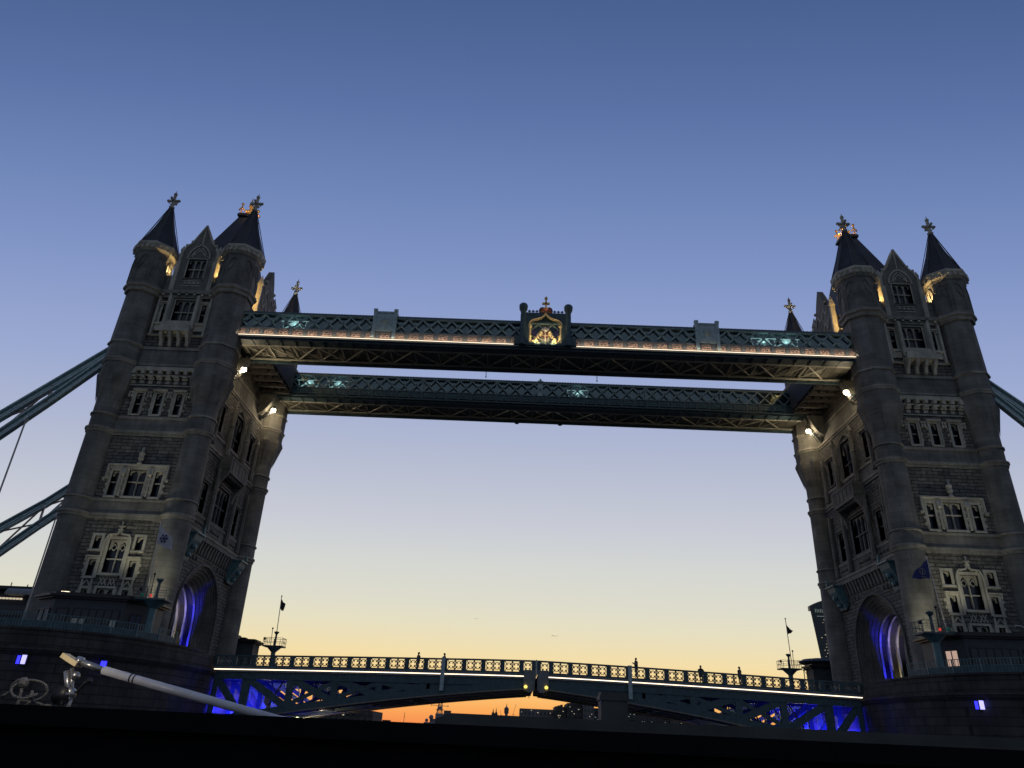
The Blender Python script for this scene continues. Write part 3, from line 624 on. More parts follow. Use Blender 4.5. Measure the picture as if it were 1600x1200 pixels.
    for i in range(6): mb.box(XW + .1, 8.8, -4.4 + i * 1.75, -4.1 + i * 1.75, 42.5, 43.0)
    for i in range(4): mb.box(XW + .6 + i * .95, XW + .75 + i * .95, -4.5, 4.8, 42.75, 43.0)
    mb.build('link_gallery', M['gallery_under'], root)
    # corbels that carry the walkways
    for y in (-9.2, -5.0, 5.0, 9.2):
        mb = MB(T0); mb.prism([(XW, 39.6), (XW + .9, 40.2), (XW + 1.5, 41.2), (XW + 1.9, 42.3), (XW, 42.3)], y - .35, y + .35, 'y')
        mb.build('walkway_corbel', M['ashlar'], root)
    # --- warm uplights behind the parapets
    lamp('SPOT', T0(-2.5, -9.25, 50.75), (1.0, .66, .28), 420, root, tgt=T0(-4.0, -9.6, 52.3), size=.1, spot=85, name='parapet_uplight')
    for x, y, e in ((3.0, -8.75, 110), (4.7, -6.4, 900), (4.5, 5.7, 200)):
        p = T0(x, y, 50.7); lamp('POINT', p, (1.0, .62, .22), e, root, size=.12, name='parapet_uplight')
    for x, y in ((-1.15, 0), (1.15, 0), (0, -1.15), (0, 1.15)): lamp('POINT', T0(x, y, zt + 1.2), (1.0, .6, .2), 26, root, size=.06, name='crest_uplight')
    for sx in (-1, 1): lamp('SPOT', T0(6.3, 5.2, 50.5), (1.0, .84, .55), 2600, root, tgt=T0(RT, TY, 61.8), size=.1, spot=16, name='spire_uplight') if sx > 0 else None
    # portal lights
    yb = r
    lamp('SPOT', T0(2.9, yb + .1, 8.9), BLUE, 3200, root, tgt=T0(2.9, yb + .33, 13), size=.08, spot=32, name='portal_light')
    lamp('SPOT', T0(3.4, yb - .5, 8.9), BLUE, 5000, root, tgt=T0(3.36, yb, 14), size=.05, spot=14, name='portal_light')
    lamp('SPOT', T0(1.98, yb + .1, 8.9), (1, .82, .45), 1500, root, tgt=T0(1.98, yb + .34, 11.5), size=.08, spot=34, name='portal_light')
    for x in (2.45, 1.5, .55):
        lamp('SPOT', T0(x + .25, yb - 1.6, 9.2), (.30, .27, 1.0) if x > 2 else (.60, .58, 1.0), 1500 if x > 2 else 700, root, tgt=T0(x, yb, 14.2), size=.08, spot=24, blend=1.0, name='portal_light')
        lamp('SPOT', T0(x + .2, -yb + .6, 9.2), (.45, .42, 1.0), 500, root, tgt=T0(x, yb * .5, 17.1), size=.08, spot=22, blend=1.0, name='portal_light')
    return root
TL = build_tower(1); TR = build_tower(-1)

# floodlight fixtures under the walkway ends
for side in (1, -1):
    for y, w in ((-5.75, 'nearer'), (5.75, 'farther')):
        cx = -34.3 * side; e = empty('floodlight', (cx, y, 40.6), 'glaring warm floodlight on the %s tower, under the end of the %s high walkway' % ('left' if side == 1 else 'right', w), 'floodlight', 'floodlights under the walkway ends')
        mb = MB(); mb.box(cx - .28, cx + .28, y - .22, y + .22, 40.75, 41.15)
        for k in range(5): mb.box(cx - .3 - side * (.42 + k * .2), cx + .3 - side * (.42 + k * .2), y - .28, y + .28, 40.35 - k * .22, 40.42 - k * .22)
        mb.beam((cx, y, 41.1), (cx, y, 42.3), .1); mb.beam((cx - side * .2, y, 40.7), (cx - side * 1.5, y, 39.2), .1); mb.build('housing', M['grey_iron'], e)
        mb = MB(); mb.ball((cx, y, 40.60), .27, 12); mb.build('lens', M['lamp'], e)
        lamp('POINT', (cx, y, 40.2), WARM, 170, e, size=.15, name='bulb')
        lamp('SPOT', (cx - side * .35 * -1, y, 40.5), WARM, 620, e, tgt=(cx + side * 14, y - 1.5, 43.2), size=.15, spot=80, blend=1.0, name='beam')

# ------------------------------------------------------------------ high-level walkways
PIT = 69.4 / 43
def walkway(near):
    y0, y1 = (-10.0, -4.6) if near else (5.1, 10.2)
    yf = y0; fy = (lambda d: yf + d)
    X = 34.7
    root = empty('high_walkway', (0, (y0 + y1) / 2, 42), 'enclosed high-level walkway nearer the viewer, with the gilded crest and lit frieze' if near else 'enclosed high-level walkway behind and below in view, without crest or lit frieze',
                 'footbridge', 'high-level walkways between the towers')
    for yy, sgn in ((y0, -1), (y1, 1)):   # both sides; sgn: outward
        def Q(d): return yy - sgn * d      # d inward
        def ybox(mb, xa, xb, d0, d1, za, zb): mb.box(xa, xb, min(Q(d0), Q(d1)), max(Q(d0), Q(d1)), za, zb)
        if sgn == (-1 if near else -1) or True:
            mb = MB(); ybox(mb, -X, X, .15, .45, 43.82, 43.93); ybox(mb, -X, X, .13, .5, 45.62, 45.74)
            n = 43
            for i in range(-1, n):
                xa = -X + i * PIT
                for (p, q) in (((xa, 43.9), (xa + PIT, 45.6)), ((xa + PIT, 43.9), (xa, 45.6))):
                    (x1_, z1_), (x2_, z2_) = p, q
                    # clip to the ends
                    def cl(xv): 
                        t = (xv - x1_) / (x2_ - x1_); return z1_ + t * (z2_ - z1_)
                    lo, hi = sorted((x1_, x2_)); lo2, hi2 = max(lo, -X), min(hi, X)
                    if hi2 - lo2 < .1: continue
                    mb.beam((lo2, Q(.2), cl(lo2)), (hi2, Q(.2), cl(hi2)), .17, .08, up=(0, 1, 0))
            for i in range(0, n + 1, 6): ybox(mb, -X + i * PIT - .1, -X + i * PIT + .1, .26, .5, 43.9, 45.6) if not near else None
            mb.build('lattice', M['teal_m'], root)
            mb = MB(); ybox(mb, -X + .2, X - .2, .50, .54, 43.93, 45.62); mb.build('glazing', M['cglass'], root)
        mb = MB(); ybox(mb, -X, X, .12, .55, 42.98, 43.82); ybox(mb, -X, X, .03, .14, 43.76, 43.83); ybox(mb, -X, X, .0, .5, 42.6, 42.8)
        for i in range(44):
            xa = -X + i * PIT; 
            if abs(xa) < 2.8 and sgn < 0 and near: continue
            ybox(mb, xa - .16, xa + .16, .02, .13, 42.86, 43.74)
        mb.build('frieze', M['teal_l'] if False else (M['frieze_iron'] if (near and sgn < 0) else M['teal_d']), root)
        mb = MB(); ybox(mb, -X, X, .105, .122, 43.06, 43.12)
        for i in range(43):
            xc = -X + (i + .5) * PIT
            if abs(xc) < 3.2 and near and sgn < 0: continue
            ybox(mb, xc - .48, xc + .48, .09, .125, 43.12, 43.17); ybox(mb, xc - .48, xc + .48, .09, .125, 43.6, 43.65)
            for sx in (-1, 1):
                ybox(mb, xc + sx * .46 - .03, xc + sx * .46 + .03, .09, .125, 43.12, 43.65)
                for a in (0, 1, 2):
                    t0, t1 = PI * a / 3, PI * (a + 1) / 3
                    mb.beam((xc + sx * .21 + .2 * math.cos(t0), Q(.08), 43.2 + .26 * math.sin(t0)), (xc + sx * .21 + .2 * math.cos(t1), Q(.08), 43.2 + .26 * math.sin(t1)), .09, .08)
        mb.build('frieze_carving', M['frieze'] if (near and sgn < 0) else M['teal'], root)
        # roof edge with tiny cresting
        mb = MB(); ybox(mb, -X, X, .1, .75, 45.75, 45.92)
        for i in range(int(X * 2 / .35)): xa = -X + .17 + i * .35; ybox(mb, xa - .07, xa + .07, .2, .25, 45.92, 46.02)
        mb.build('roof_edge', M['teal_d'], root)
    mb = MB(); mb.box(-X, X, y0 + .7, y1 - .7, 45.75, 45.9); mb.prism([(y0 + .8, 45.9), (y1 - .8, 45.9), ((y0 + y1) / 2, 46.05)], -X, X, 'x'); mb.build('roof', M['teal_d'], root)
    mb = MB(); mb.box(-X, X, y0 + .6, y1 - .6, 43.0, 43.15); mb.build('floor', M['grey_iron'], root)
    # bottom girders
    mb = MB()
    mb.box(-X + .6, X - .6, y0 + .25, y0 + 1.45, 42.38, 42.6)
    mb.box(-X + .6, X - .6, y1 - .3, y1 - .1, 42.0, 42.6)
    for i in range(44):
        xa = -X + .65 + i * (2 * X - 1.4) / 43; mb.box(xa - .05, xa + .05, y0 + .2, y0 + 1.45, 42.28, 42.38); mb.box(xa - .05, xa + .05, y1 - .36, y1 - .3, 42.05, 42.6)
    mb.build('girder', M['teal_d'], root)
    ya, yb = y0 + 1.45, y1 - .3
    mb = MB(); mb.box(-X + .6, X - .6, ya, yb, 42.68, 42.8)
    for i in range(70): xa = -X + 1 + i * (2 * X - 2) / 69; mb.box(xa - .04, xa + .04, ya + .2, yb - .2, 42.62, 42.68)
    mb.build('soffit', M['soffit'], root)
    mb = MB(); mb.box(-X + .6, X - .6, ya, ya + .32, 42.36, 42.5); mb.box(-X + .6, X - .6, yb - .32, yb, 42.36, 42.5)
    k = 0; xa = -X + .8; step = 2.75
    while xa + step < X:
        a, b = (ya + .25, yb - .25) if k % 2 else (yb - .25, ya + .25)
        mb.beam((xa, a, 42.44), (xa + step, b, 42.44), .15, .1); mb.beam((xa, b, 42.52), (xa + step, a, 42.52), .12, .08) if k % 3 != 1 else None
        mb.box(xa - .06, xa + .06, ya + .25, yb - .25, 42.54, 42.62)
        xa += step; k += 1
    mb.build('soffit_lattice', M['soffit_l'], root)
    if near:
        for xa, xb in ((-X, -3.45), (3.45, X)):
            mb = MB(); mb.box(xa, xb, y0 - .10, y0 - .06, 42.80, 42.835); mb.build('light_strip', M['led2'], root)
            la = lamp('AREA', ((xa + xb) / 2, y0 - .30, 42.86), (1.0, .80, .56), 62, root, tgt=((xa + xb) / 2, y0 + .12, 43.35), name='strip_light'); la.data.shape = 'RECTANGLE'; la.data.size = abs(xb - xa) - .4; la.data.size_y = .05; la.data.spread = math.radians(120)
        for sx in (-1, 1):      # square pedestals on the lattice
            xc = sx * 17.95; mb = MB(); mb.box(xc - 1.25, xc + 1.25, y0 - .05, y0 + .6, 43.9, 46.35); mb.box(xc - 1.35, xc + 1.35, y0 - .12, y0 + .66, 46.2, 46.4)
            for s2 in (-1, 1): mb.box(xc + s2 * 1.15 - .17, xc + s2 * 1.15 + .17, y0 - .13, y0 + .1, 43.0, 46.62); mb.box(xc + s2 * 1.15 - .22, xc + s2 * 1.15 + .22, y0 - .18, y0 + .15, 46.45, 46.7)
            mb.box(xc - .8, xc + .8, y0 - .09, y0 - .05, 44.2, 45.9); mb.lathe(xc, y0 - .08, [(.02, 44.6), (.42, 45.0), (.5, 45.4), (.1, 45.5)], 8)
            mb.build('pedestal', M['teal_l'], root)
        for xq in (9.5, -9.5, 0):
            pass
        # central crest
        yc = y0 - .1
        mb = MB()
        for sx in (-1, 1):
            cx = sx * 2.52
            mb.lathe(cx, yc - .1, [(.42, 42.7), (.42, 43.3), (.30, 43.5), (.30, 46.9), (.34, 47.0), (.5, 47.35), (.52, 47.7), (.38, 47.95), (.1, 48.1)], 8, PI / 8)
            mb.box(cx - .3, cx + .3, yc - .1, yc + .5, 42.9, 46.6)
            xl, xr = sorted((sx * 2.8, sx * 3.4)); mb.box(xl, xr, yc, yc + .5, 42.9, 43.9)
        mb.box(-2.9, 2.9, yc - .1, yc + .5, 42.75, 43.05)
        c = mb.build('crest_pillar', M['teal_d'], root)
        ogee = [(-1.85, 45.35), (-1.75, 45.7), (-1.45, 46.0), (-1.0, 46.15), (-.55, 46.3), (-.2, 46.6), (0, 46.9)]
        ogee = ogee + [(-x, z) for x, z in reversed(ogee[:-1])]
        mb = MB()
        for (xa, za), (xb, zb) in zip(ogee, ogee[1:]):
            mb.add([(xa, yc, za), (xb, yc, zb), (xb, yc, 46.95 if 1 else 0), (xa, yc, 46.95)], [(0, 1, 2, 3)]); mb.add([(xa, yc, za), (xb, yc, zb), (xb, yc + .45, zb), (xa, yc + .45, za)], [(0, 1, 2, 3)])
        mb.box(-2.25, -1.85, yc, yc + .45, 43.05, 46.95); mb.box(1.85, 2.25, yc, yc + .45, 43.05, 46.95); mb.box(-2.3, 2.3, yc + .05, yc + .5, 46.85, 47.0); mb.box(-1.9, 1.9, yc + .4, yc + .5, 43.0, 46.95)
        for sx in (-1, 1):
            for k in range(3): x = sx * (1.0 + k * .42); mb.beam((x, yc + .25, 46.95), (x, yc + .25, 47.2), .09); mb.ball((x, yc + .25, 47.3), .14, 6); mb.box(x - .17, x + .17, yc + .2, yc + .3, 47.22, 47.3)
        mb.build('crest_panel', M['teal_d'], root)
        mb = MB(); mb.path([(x, yc - .05, z) for x, z in ogee], .11, 5); mb.path([(x * .93, yc - .02, z - .16) for x, z in ogee], .07, 5)
        for sx in (-1, 1): mb.lathe(sx * 1.72, yc + .12, [(.2, 43.05), (.13, 43.3), (.13, 45.0), (.2, 45.15), (.26, 45.3)], 8)
        mb.box(-1.82, 1.82, yc + .3, yc + .39, 43.05, 44.5)
        mb.build('gilded_arch', M['cream'], root)
        mb = MB()      # coat of arms: shield, helm, two winged supporters
        ys = yc + .2
        mb.prism([(-.28, 44.55), (.28, 44.55), (.28, 44.0), (0, 43.55), (-.28, 44.0)], ys - .05, ys + .1, 'y')
        mb.build('shield', M['red'], root)
        mb = MB()
        mb.ball((0, ys, 44.8), .2, 8); mb.prism([(-.5, 44.95), (0, 45.25), (.5, 44.95), (.3, 44.75), (-.3, 44.75)], ys, ys + .1, 'y'); mb.box(-.05, .05, ys - .1, ys, 43.1, 44.5); mb.box(-.26, .26, ys - .08, ys - .04, 44.1, 44.17)
        mb.build('helm', M['white'], root)
        mb = MB()
        for sx in (-1, 1):
            def B(pts, r0, r1):
                for i, (a, b) in enumerate(zip(pts, pts[1:])):
                    rr = 1.3 * (r0 + (r1 - r0) * i / max(1, len(pts) - 1)); mb.tube((sx * a[0], ys, a[1]), (sx * b[0], ys, b[1]), rr, 6)
            B([(1.15, 43.3), (.95, 43.7), (.72, 44.1), (.6, 44.4)], .24, .15)     # body, rearing
            mb.ball((sx * .52, ys, 44.55), .17, 8); mb.cone((sx * .6, ys), .06, 44.65, 44.9, 5); B([(.5, 44.52), (.32, 44.46)], .08, .05)
            B([(.7, 44.15), (.45, 44.2), (.34, 44.32)], .08, .05); B([(.78, 43.95), (.5, 43.85), (.36, 43.95)], .08, .05)
            B([(1.1, 43.4), (.85, 43.25), (.7, 43.1)], .1, .07); B([(1.2, 43.35), (1.15, 43.15), (1.3, 43.05)], .1, .07)
            B([(1.3, 43.4), (1.55, 43.55), (1.6, 43.9), (1.45, 44.1)], .06, .04)
        mb.build('supporters', M['cream'], root)
        for sx in (-1, 1):
            mb = MB(); mb.prism([(sx * .8, 44.1), (sx * .95, 44.6), (sx * 1.2, 45.0), (sx * 1.32, 44.7), (sx * 1.55, 44.75), (sx * 1.42, 44.4), (sx * 1.6, 44.3), (sx * 1.3, 44.1), (sx * 1.1, 43.95)], ys - .06, ys + .06, 'y')
            mb.beam((sx * .55, ys - .2, 43.15), (sx * 1.0, ys - .28, 43.75), .07); mb.beam((sx * .5, ys - .2, 43.6), (sx * .75, ys - .3, 43.95), .06); mb.build('wing_and_dark_gap', M['navy'], root)  # navy wings and strokes paint in the shaded gaps of the relief
        mb = MB()
        for k in range(5):
            a = -1.0 + k * .5; mb.path([(a * .3, ys + .12, 45.2), (a * .7, ys + .1, 45.6), (a * .95, ys + .12, 45.85)], .12, 5)
        mb.build('crest_plume', M['grey_iron'], root)
        mb = MB()
        for sx in (-1, 1): mb.ball((sx * .38, yc + .2, 47.35), .42, 10, 1.05)
        mb.box(-.3, .3, yc, yc + .4, 47.0, 47.6); mb.box(-.75, .75, yc + .02, yc + .4, 46.95, 47.1)
        mb.build('crown', M['red'], root)
        mb = MB(); mb.box(-.1, .1, yc + .1, yc + .3, 47.6, 48.9); mb.box(-.42, .42, yc + .1, yc + .3, 48.2, 48.42); mb.ball((0, yc + .2, 49.0), .2, 8); mb.ball((0, yc + .2, 47.7), .18, 8); mb.cone((0, yc + .2), .08, 49.1, 49.4, 6)
        mb.build('crown_cross', M['gold'], root)
        for sx in (-1, 1): lamp('SPOT', (sx * .85, yc - .55, 42.75), (1, .74, .34), 150, root, tgt=(sx * .85, yc + .3, 44.6), size=.08, spot=110, name='crest_light')
        lamp('SPOT', (0, yc - .35, 42.8), (1, .74, .34), 50, root, tgt=(0, yc + .3, 45.6), size=.08, spot=110, name='crest_light')
        lamp('POINT', (0, yc - .25, 47.5), (1, .6, .25), 2.0, root, size=.05, name='crest_light')
    else:
        mb = MB(); mb.box(-.35, .35, y0 + .2, y0 + .6, 43.9, 46.1); mb.ball((0, y0 + .3, 46.25), .16, 8); mb.build('centre_post', M['teal_l'], root)
        mb = MB()
        mb.box(-6.6, 6.6, ya + .3, ya + .75, 42.58, 42.62)
        mb.build('glass_floor_strip', M['citycool'], root)
        for xx in (-2.9, 2.9): mb = MB(); mb.lathe(xx, y1 - .15, [(.25, 41.9), (.35, 42.0)], 8); mb.build('soffit_lamp', M['lead'], root)
    return root, y0, y1
wk1, a0, a1 = walkway(True)
wk2, b0, b1 = walkway(False)
# mooring rods seen in the gap between the walkways
for x, w in ((-6.6, 'left'), (6.3, 'right')):
    mb = MB(); mb.tube((x, -4.4, 41.6), (x, -4.4, 46.2), .04, 6); mb.ball((x, -4.4, 41.5), .09, 6)
    tag(mb.build('hanging_rod', M['black']), 'thin dark rod hanging in the bright gap between the walkways, %s of the crest' % w, 'rod', 'rods in the gap between the walkways')
# lamps and display stands inside the galleries
def interior(x, y, n):
    mb = MB(); mb.box(x - .8, x + .8, y - .05, y + .05, 45.15, 45.2); mb.box(x - .5, x + .1, y - .3, y - .26, 44.4, 44.95)
    for k in range(3): mb.beam((x - .9 + k * .6, y, 44.0), (x - .5 + k * .6, y, 44.9), .06)
    return mb
pt_specs = []
for x, wk, w in ((-28.3, 1, 'leftmost in the nearer walkway'), (27.0, 1, 'rightmost in the nearer walkway'), (-30.5, 2, 'leftmost in the farther walkway'), (24.5, 1, 'second from right in the nearer walkway'),
                 (5.0, 2, 'by the farther walkway centre post'), (-26.5, 2, 'second from left in the farther walkway')):
    y = (-9.0 if wk == 1 else 6.2)
    e = empty('gallery_lamp', (x, y, 44.0), 'pale cyan lamp glowing through the lattice, %s' % w, 'lamp', 'lamps inside the walkway galleries')
    m = MB(); m.prism([(x - .75, 44.95), (x - .1, 45.35), (x + .45, 45.3), (x + .7, 44.9), (x + .1, 44.8), (x - .4, 44.7)], y, y + .05, 'y'); m.beam((x - 1.6, y, 45.3), (x + 1.5, y, 45.36), .07); m.beam((x - 1.2, y, 44.25), (x - .7, y, 44.6), .14); m.beam((x - .3, y, 44.2), (x + .1, y, 44.5), .08); m.beam((x + .8, y, 44.2), (x + 1.2, y, 44.55), .1); m.beam((x - .5, y, 44.7), (x - .9, y, 44.4), .06); m.beam((x + .5, y, 44.9), (x + .9, y, 44.5), .06); m.beam((x + 1.2, y, 44.55), (x + 1.3, y, 45.33), .04); m.beam((x - 1.2, y, 44.25), (x - 1.4, y, 45.31), .04); m.build('tube', M['cyan'], e)
    m = MB(); m.box(x - .65, x + .65, y + .1, y + .14, 44.6, 45.2); m.beam((x, y + .1, 45.2), (x, y + .1, 45.75), .06); m.build('housing', M['grey_iron'], e)
    lamp('POINT', (x, y - .1, 44.9), (.85, 1, .97), 26, e, size=.3, name='glow')

# ------------------------------------------------------------------ piers
def pier(side):
    def T0(x, y, z): return (side * (x - 41), y, z)
    half = [(11.0, 10.0), (10.95, 12.5), (10.7, 15.0), (10.2, 17.4), (9.3, 19.6), (8.0, 21.4), (6.3, 22.7), (4.3, 23.6), (2.2, 24.1), (0, 24.3)]
    q = half + [(-x, y) for x, y in reversed(half[:-1])]
    poly = [(x, -y) for x, y in q] + [(x, y) for x, y in reversed(q)]
    root = empty('river_pier', (-41 * side, 0, 0), 'round-nosed granite pier under the left tower, with a violet and a blue lamp' if side == 1 else 'round-nosed granite pier under the right tower, with a single violet lamp', 'bridge pier', 'granite piers of the bridge')
    def off(k): return [(x * (1 + k / 11), y * (1 + k / 24)) for x, y in poly]
    mb = MB(T0); mb.prism(poly, -1, 8.55, 'z'); mb.build('pier_body', M['pier'], root)
    mb = MB(T0)
    for k, z0, z1 in ((.16, 8.15, 8.3), (.28, 8.3, 8.5), (.12, 8.0, 8.1), (.34, 2.2, 2.6), (.06, 8.55, 8.6)): mb.prism(off(k), z0, z1, 'z')
    mb.build('string_course', M['pier'], root)
    o = off(.05); i_ = off(-.45); n = len(poly)     # parapet walls, open where the road passes
    for sg in (-1, 1):
      mb = MB(T0)
      for a in range(n):
        b = (a + 1) % n
        if abs(o[a][1]) < 10.6 and abs(o[b][1]) < 10.6: continue
        if (o[a][1] + o[b][1]) * sg < 0: continue
        mb.add([(*o[a], 8.6), (*o[b], 8.6), (*o[b], 9.68), (*o[a], 9.68), (*i_[a], 8.6), (*i_[b], 8.6), (*i_[b], 9.68), (*i_[a], 9.68)], [(0, 1, 2, 3), (4, 5, 6, 7), (2, 3, 7, 6), (0, 3, 7, 4), (1, 2, 6, 5)])
        o2, i2 = off(.14), off(-.54)
        mb.add([(*o2[a], 9.68), (*o2[b], 9.68), (*o2[b], 9.85), (*o2[a], 9.85), (*i2[a], 9.68), (*i2[b], 9.68), (*i2[b], 9.85), (*i2[a], 9.85)], [(0, 1, 2, 3), (4, 5, 6, 7), (2, 3, 7, 6), (0, 1, 5, 4), (0, 3, 7, 4), (1, 2, 6, 5)])
      for xx in (10.75, -10.75): a, b = sorted((sg * 7.5, sg * 10.1)); mb.box(xx - .25, xx + .25, a, b, 8.6, 9.7)
      mb.build('parapet', M['pier'], root)
    # teal railing panels behind the parapet on both noses
    for sy in (-1, 1):
        m = MB(T0); pts = [(x * .93, sy * (y * .955)) for x, y in q if y > 14.5]
        for a, b in zip(pts, pts[1:]):
            for z in (9.95, 10.45, 10.95): m.beam((*a, z), (*b, z), .045)
            for k in range(9):
                t = k / 9; m.beam((a[0] + (b[0] - a[0]) * t, a[1] + (b[1] - a[1]) * t, 9.3), (a[0] + (b[0] - a[0]) * t, a[1] + (b[1] - a[1]) * t, 10.95), .03 if k else .08)
        w = ('left', 'right')[side == -1] 
        r_ = empty('railing', T0(0, sy * 20, 8.6), 'blue railing round the %s end of the %s pier' % ('rounded near' if sy < 0 else 'hidden far', w), 'railing', 'railings on the pier ends')
        m.build('bars', M['teal'], r_)
        m = MB(T0)
        for a, b in zip(pts, pts[1:]): m.add([(*a, 9.4), (*b, 9.4), (*b, 10.42), (*a, 10.42), (a[0] * .995, a[1] * .998, 9.4), (b[0] * .995, b[1] * .998, 9.4), (b[0] * .995, b[1] * .998, 10.42), (a[0] * .995, a[1] * .998, 10.42)], [(0, 1, 2, 3), (4, 5, 6, 7), (3, 2, 6, 7), (0, 1, 5, 4)])
        m.build('infill_panel', M['teal_d'], r_)
    return root
pier(1); pier(-1)
def nosept(px, side):   # y of the pier face at world x
    half = [(11.0, 10.0), (10.95, 12.5), (10.7, 15.0), (10.2, 17.4), (9.3, 19.6), (8.0, 21.4), (6.3, 22.7), (4.3, 23.6), (2.2, 24.1), (0, 24.3)]
    u = abs(abs(px) - 41)
    for a, b in zip(half, half[1:]):
        if b[0] <= u <= a[0]: t = (u - b[0]) / (a[0] - b[0]); return b[1] + t * (a[1] - b[1])
    return 24.3
def walllamp(px, side, mat, label, w, d2=None):
    y = -nosept(px, side) - .1; z = 7.6
    e = empty('pier_lamp', (px, y, z), label, 'wall lamp', 'small lamps on the pier walls')
    m = MB(); m.box(px - w, px + w, y - .12, y - .02, z - .3, z + .3); m.build('lens', M[mat], e)
    if d2:
        m = MB(); m.box(px - w - .34, px - w - .16, y - .1, y - .02, z - .3, z + .25); m.build('side_lens', M[d2], e)
    m = MB(); m.box(px - w - .08, px + w + .08, y - .02, y + .14, z - .38, z + .38); m.box(px - w - .08, px + w + .08, y - .2, y - .02, z + .32, z + .38); m.build('housing', M['black'], e)
    lamp('POINT', (px, y - .4, z + .1), BLUE, 2.0, e, size=.1, name='glow')
walllamp(-37.38, 1, 'violet', 'violet-white lamp with a blue side, leftmost on the left pier wall', .14, 'blue')
walllamp(-32.89, 1, 'blue', 'deep blue lamp on the left pier wall, behind the white pole', .2)
walllamp(32.6, -1, 'violet', 'pale violet lamp alone on the right pier wall', .14, 'blue')

# ------------------------------------------------------------------ control cabins and signal masts on the pier ends
def cabin(side, sy):
    # local: x' (inner +), outward d from y=13.2
    def T0(x, d, z): return (side * (x - 41), sy * (12.6 + d), z)
    wd = 'left' if side == 1 else 'right'
    dark = side == -1
    lab = {(1, -1): 'low dark cabin with a angled corner on the near end of the left pier', (-1, -1): 'low dark cabin with one glowing blind, near end of the right pier',
           (1, 1): 'low flat-roofed cabin behind the left tower, far end of its pier', (-1, 1): 'dark cabin with a round canopy behind the right tower'}[(side, sy)]
    root = empty('control_cabin', T0(0, 0, 8.6), lab, 'cabin', 'cabins on the pier ends')
    plan = [(-1.6, 0), (7.5, 0), (7.5, 2.2), (6.2, 4.2), (.6, 4.9), (-1.6, 3.4)]
    mb = MB(T0); mb.prism(plan, 8.62, 12.9, 'z'); mb.build('wall', M['cabin'], root)
    def sc2(p, k): cx, cy = 3, 2.3; return [(cx + (x - cx) * (1 + k / 4.5), cy + (y - cy) * (1 + k / 2.6)) for x, y in p]
    mb = MB(T0); mb.prism(sc2(plan, .25), 12.9, 13.05, 'z'); mb.prism(sc2(plan, .5), 13.05, 13.22, 'z'); mb.prism(sc2(plan, .1), 13.22, 13.4, 'z')
    for x in (1.0, 2.6, 4.6, 5.6): mb.box(x - .35, x + .35, 1.2, 2.0, 13.4, 13.68)
    mb.build('roof', M['black'], root)
    # windows along the front walls
    def pan(p, q, t0, t1, z0, z1, name='window', mat='glass', mull=3):
        p = Vector((*p, 0)); q = Vector((*q, 0)); d = (q - p); nrm = Vector((d.y, -d.x, 0)).normalized(); 
        if nrm.y < 0: nrm = -nrm
        a = p + d * t0; b = p + d * t1
        g = MB(T0); g.add([(a.x + nrm.x * .03, a.y + nrm.y * .03, z0), (b.x + nrm.x * .03, b.y + nrm.y * .03, z0), (b.x + nrm.x * .03, b.y + nrm.y * .03, z1), (a.x + nrm.x * .03, a.y + nrm.y * .03, z1),
                     (a.x - nrm.x * .05, a.y - nrm.y * .05, z0), (b.x - nrm.x * .05, b.y - nrm.y * .05, z0), (b.x - nrm.x * .05, b.y - nrm.y * .05, z1), (a.x - nrm.x * .05, a.y - nrm.y * .05, z1)],
                    [(0, 1, 2, 3), (4, 5, 6, 7), (0, 1, 5, 4), (3, 2, 6, 7), (0, 3, 7, 4), (1, 2, 6, 5)])
        w = g.build(name, M[mat], root)
        f = MB(T0)
        for z in (z0, z1): f.beam((a.x + nrm.x * .05, a.y + nrm.y * .05, z), (b.x + nrm.x * .05, b.y + nrm.y * .05, z), .08)
        for k in range(mull + 1):
            c = a + (b - a) * (k / mull); f.beam((c.x + nrm.x * .05, c.y + nrm.y * .05, z0), (c.x + nrm.x * .05, c.y + nrm.y * .05, z1), .06)
        f.build('frame', M['black'], w); return w
    A, B_, C, D = (7.5, 2.2), (6.2, 4.2), (.6, 4.9), (-1.6, 3.4)
    lit = (side == -1 and sy == -1)
    pan(A, B_, .30, .72, 10.6, 12.0, mat='litwin' if lit else 'glass', mull=2)
    pan(B_, C, .06, .70, 10.6, 12.15, mull=6); pan(B_, C, .78, .94, 10.0, 12.1, mull=1, name='door'); pan(C, D, .15, .85, 10.6, 12.1, mull=2)
    if side == 1 and sy == -1:
        m = MB(T0)
        p = Vector((6.2, 4.2)); q = Vector((.6, 4.9))
        for t in (.12, .56, .66): c = p + (q - p) * t; m.box(c.x - .25, c.x + .25, c.y + .05, c.y + .07, 10.65, 11.35)
        m.build('pale_window_panel', M['soffit_l'], root)  # pale panels set just outside some of the cabin panes
        m = MB(T0); m.lathe(.3, 3.6, [(.12, 13.22), (.12, 13.6)], 8); m.build('lamp_stem', M['black'], root)
        m = MB(T0); m.box(.0, .6, 3.2, 3.5, 13.55, 13.66); m.build('roof_lamp', M['led2'], root)
    if side == -1 and sy == -1:
        m = MB(T0); pts = [(1.0, 3.2, 14.25), (.5, 3.2, 14.22), (.1, 3.2, 14.0), (-.2, 3.2, 13.7), (-.3, 3.2, 13.3)]; m.path(pts, .1, 6); m.build('bent_lamp_arm', M['white'], root)
    if sy == 1 and side == -1:
        m = MB(T0); m.lathe(5.4, 3.2, [(.6, 13.3), (2.2, 13.7), (2.4, 13.9), (1.9, 14.2), (.3, 14.4)], 20); m.build('round_canopy', M['lead'], root)
        m = MB(T0); m.box(4.6, 5.0, 3.3, 3.34, 12.5, 13.3); m.build('lit_panel', M['citylight'], root)
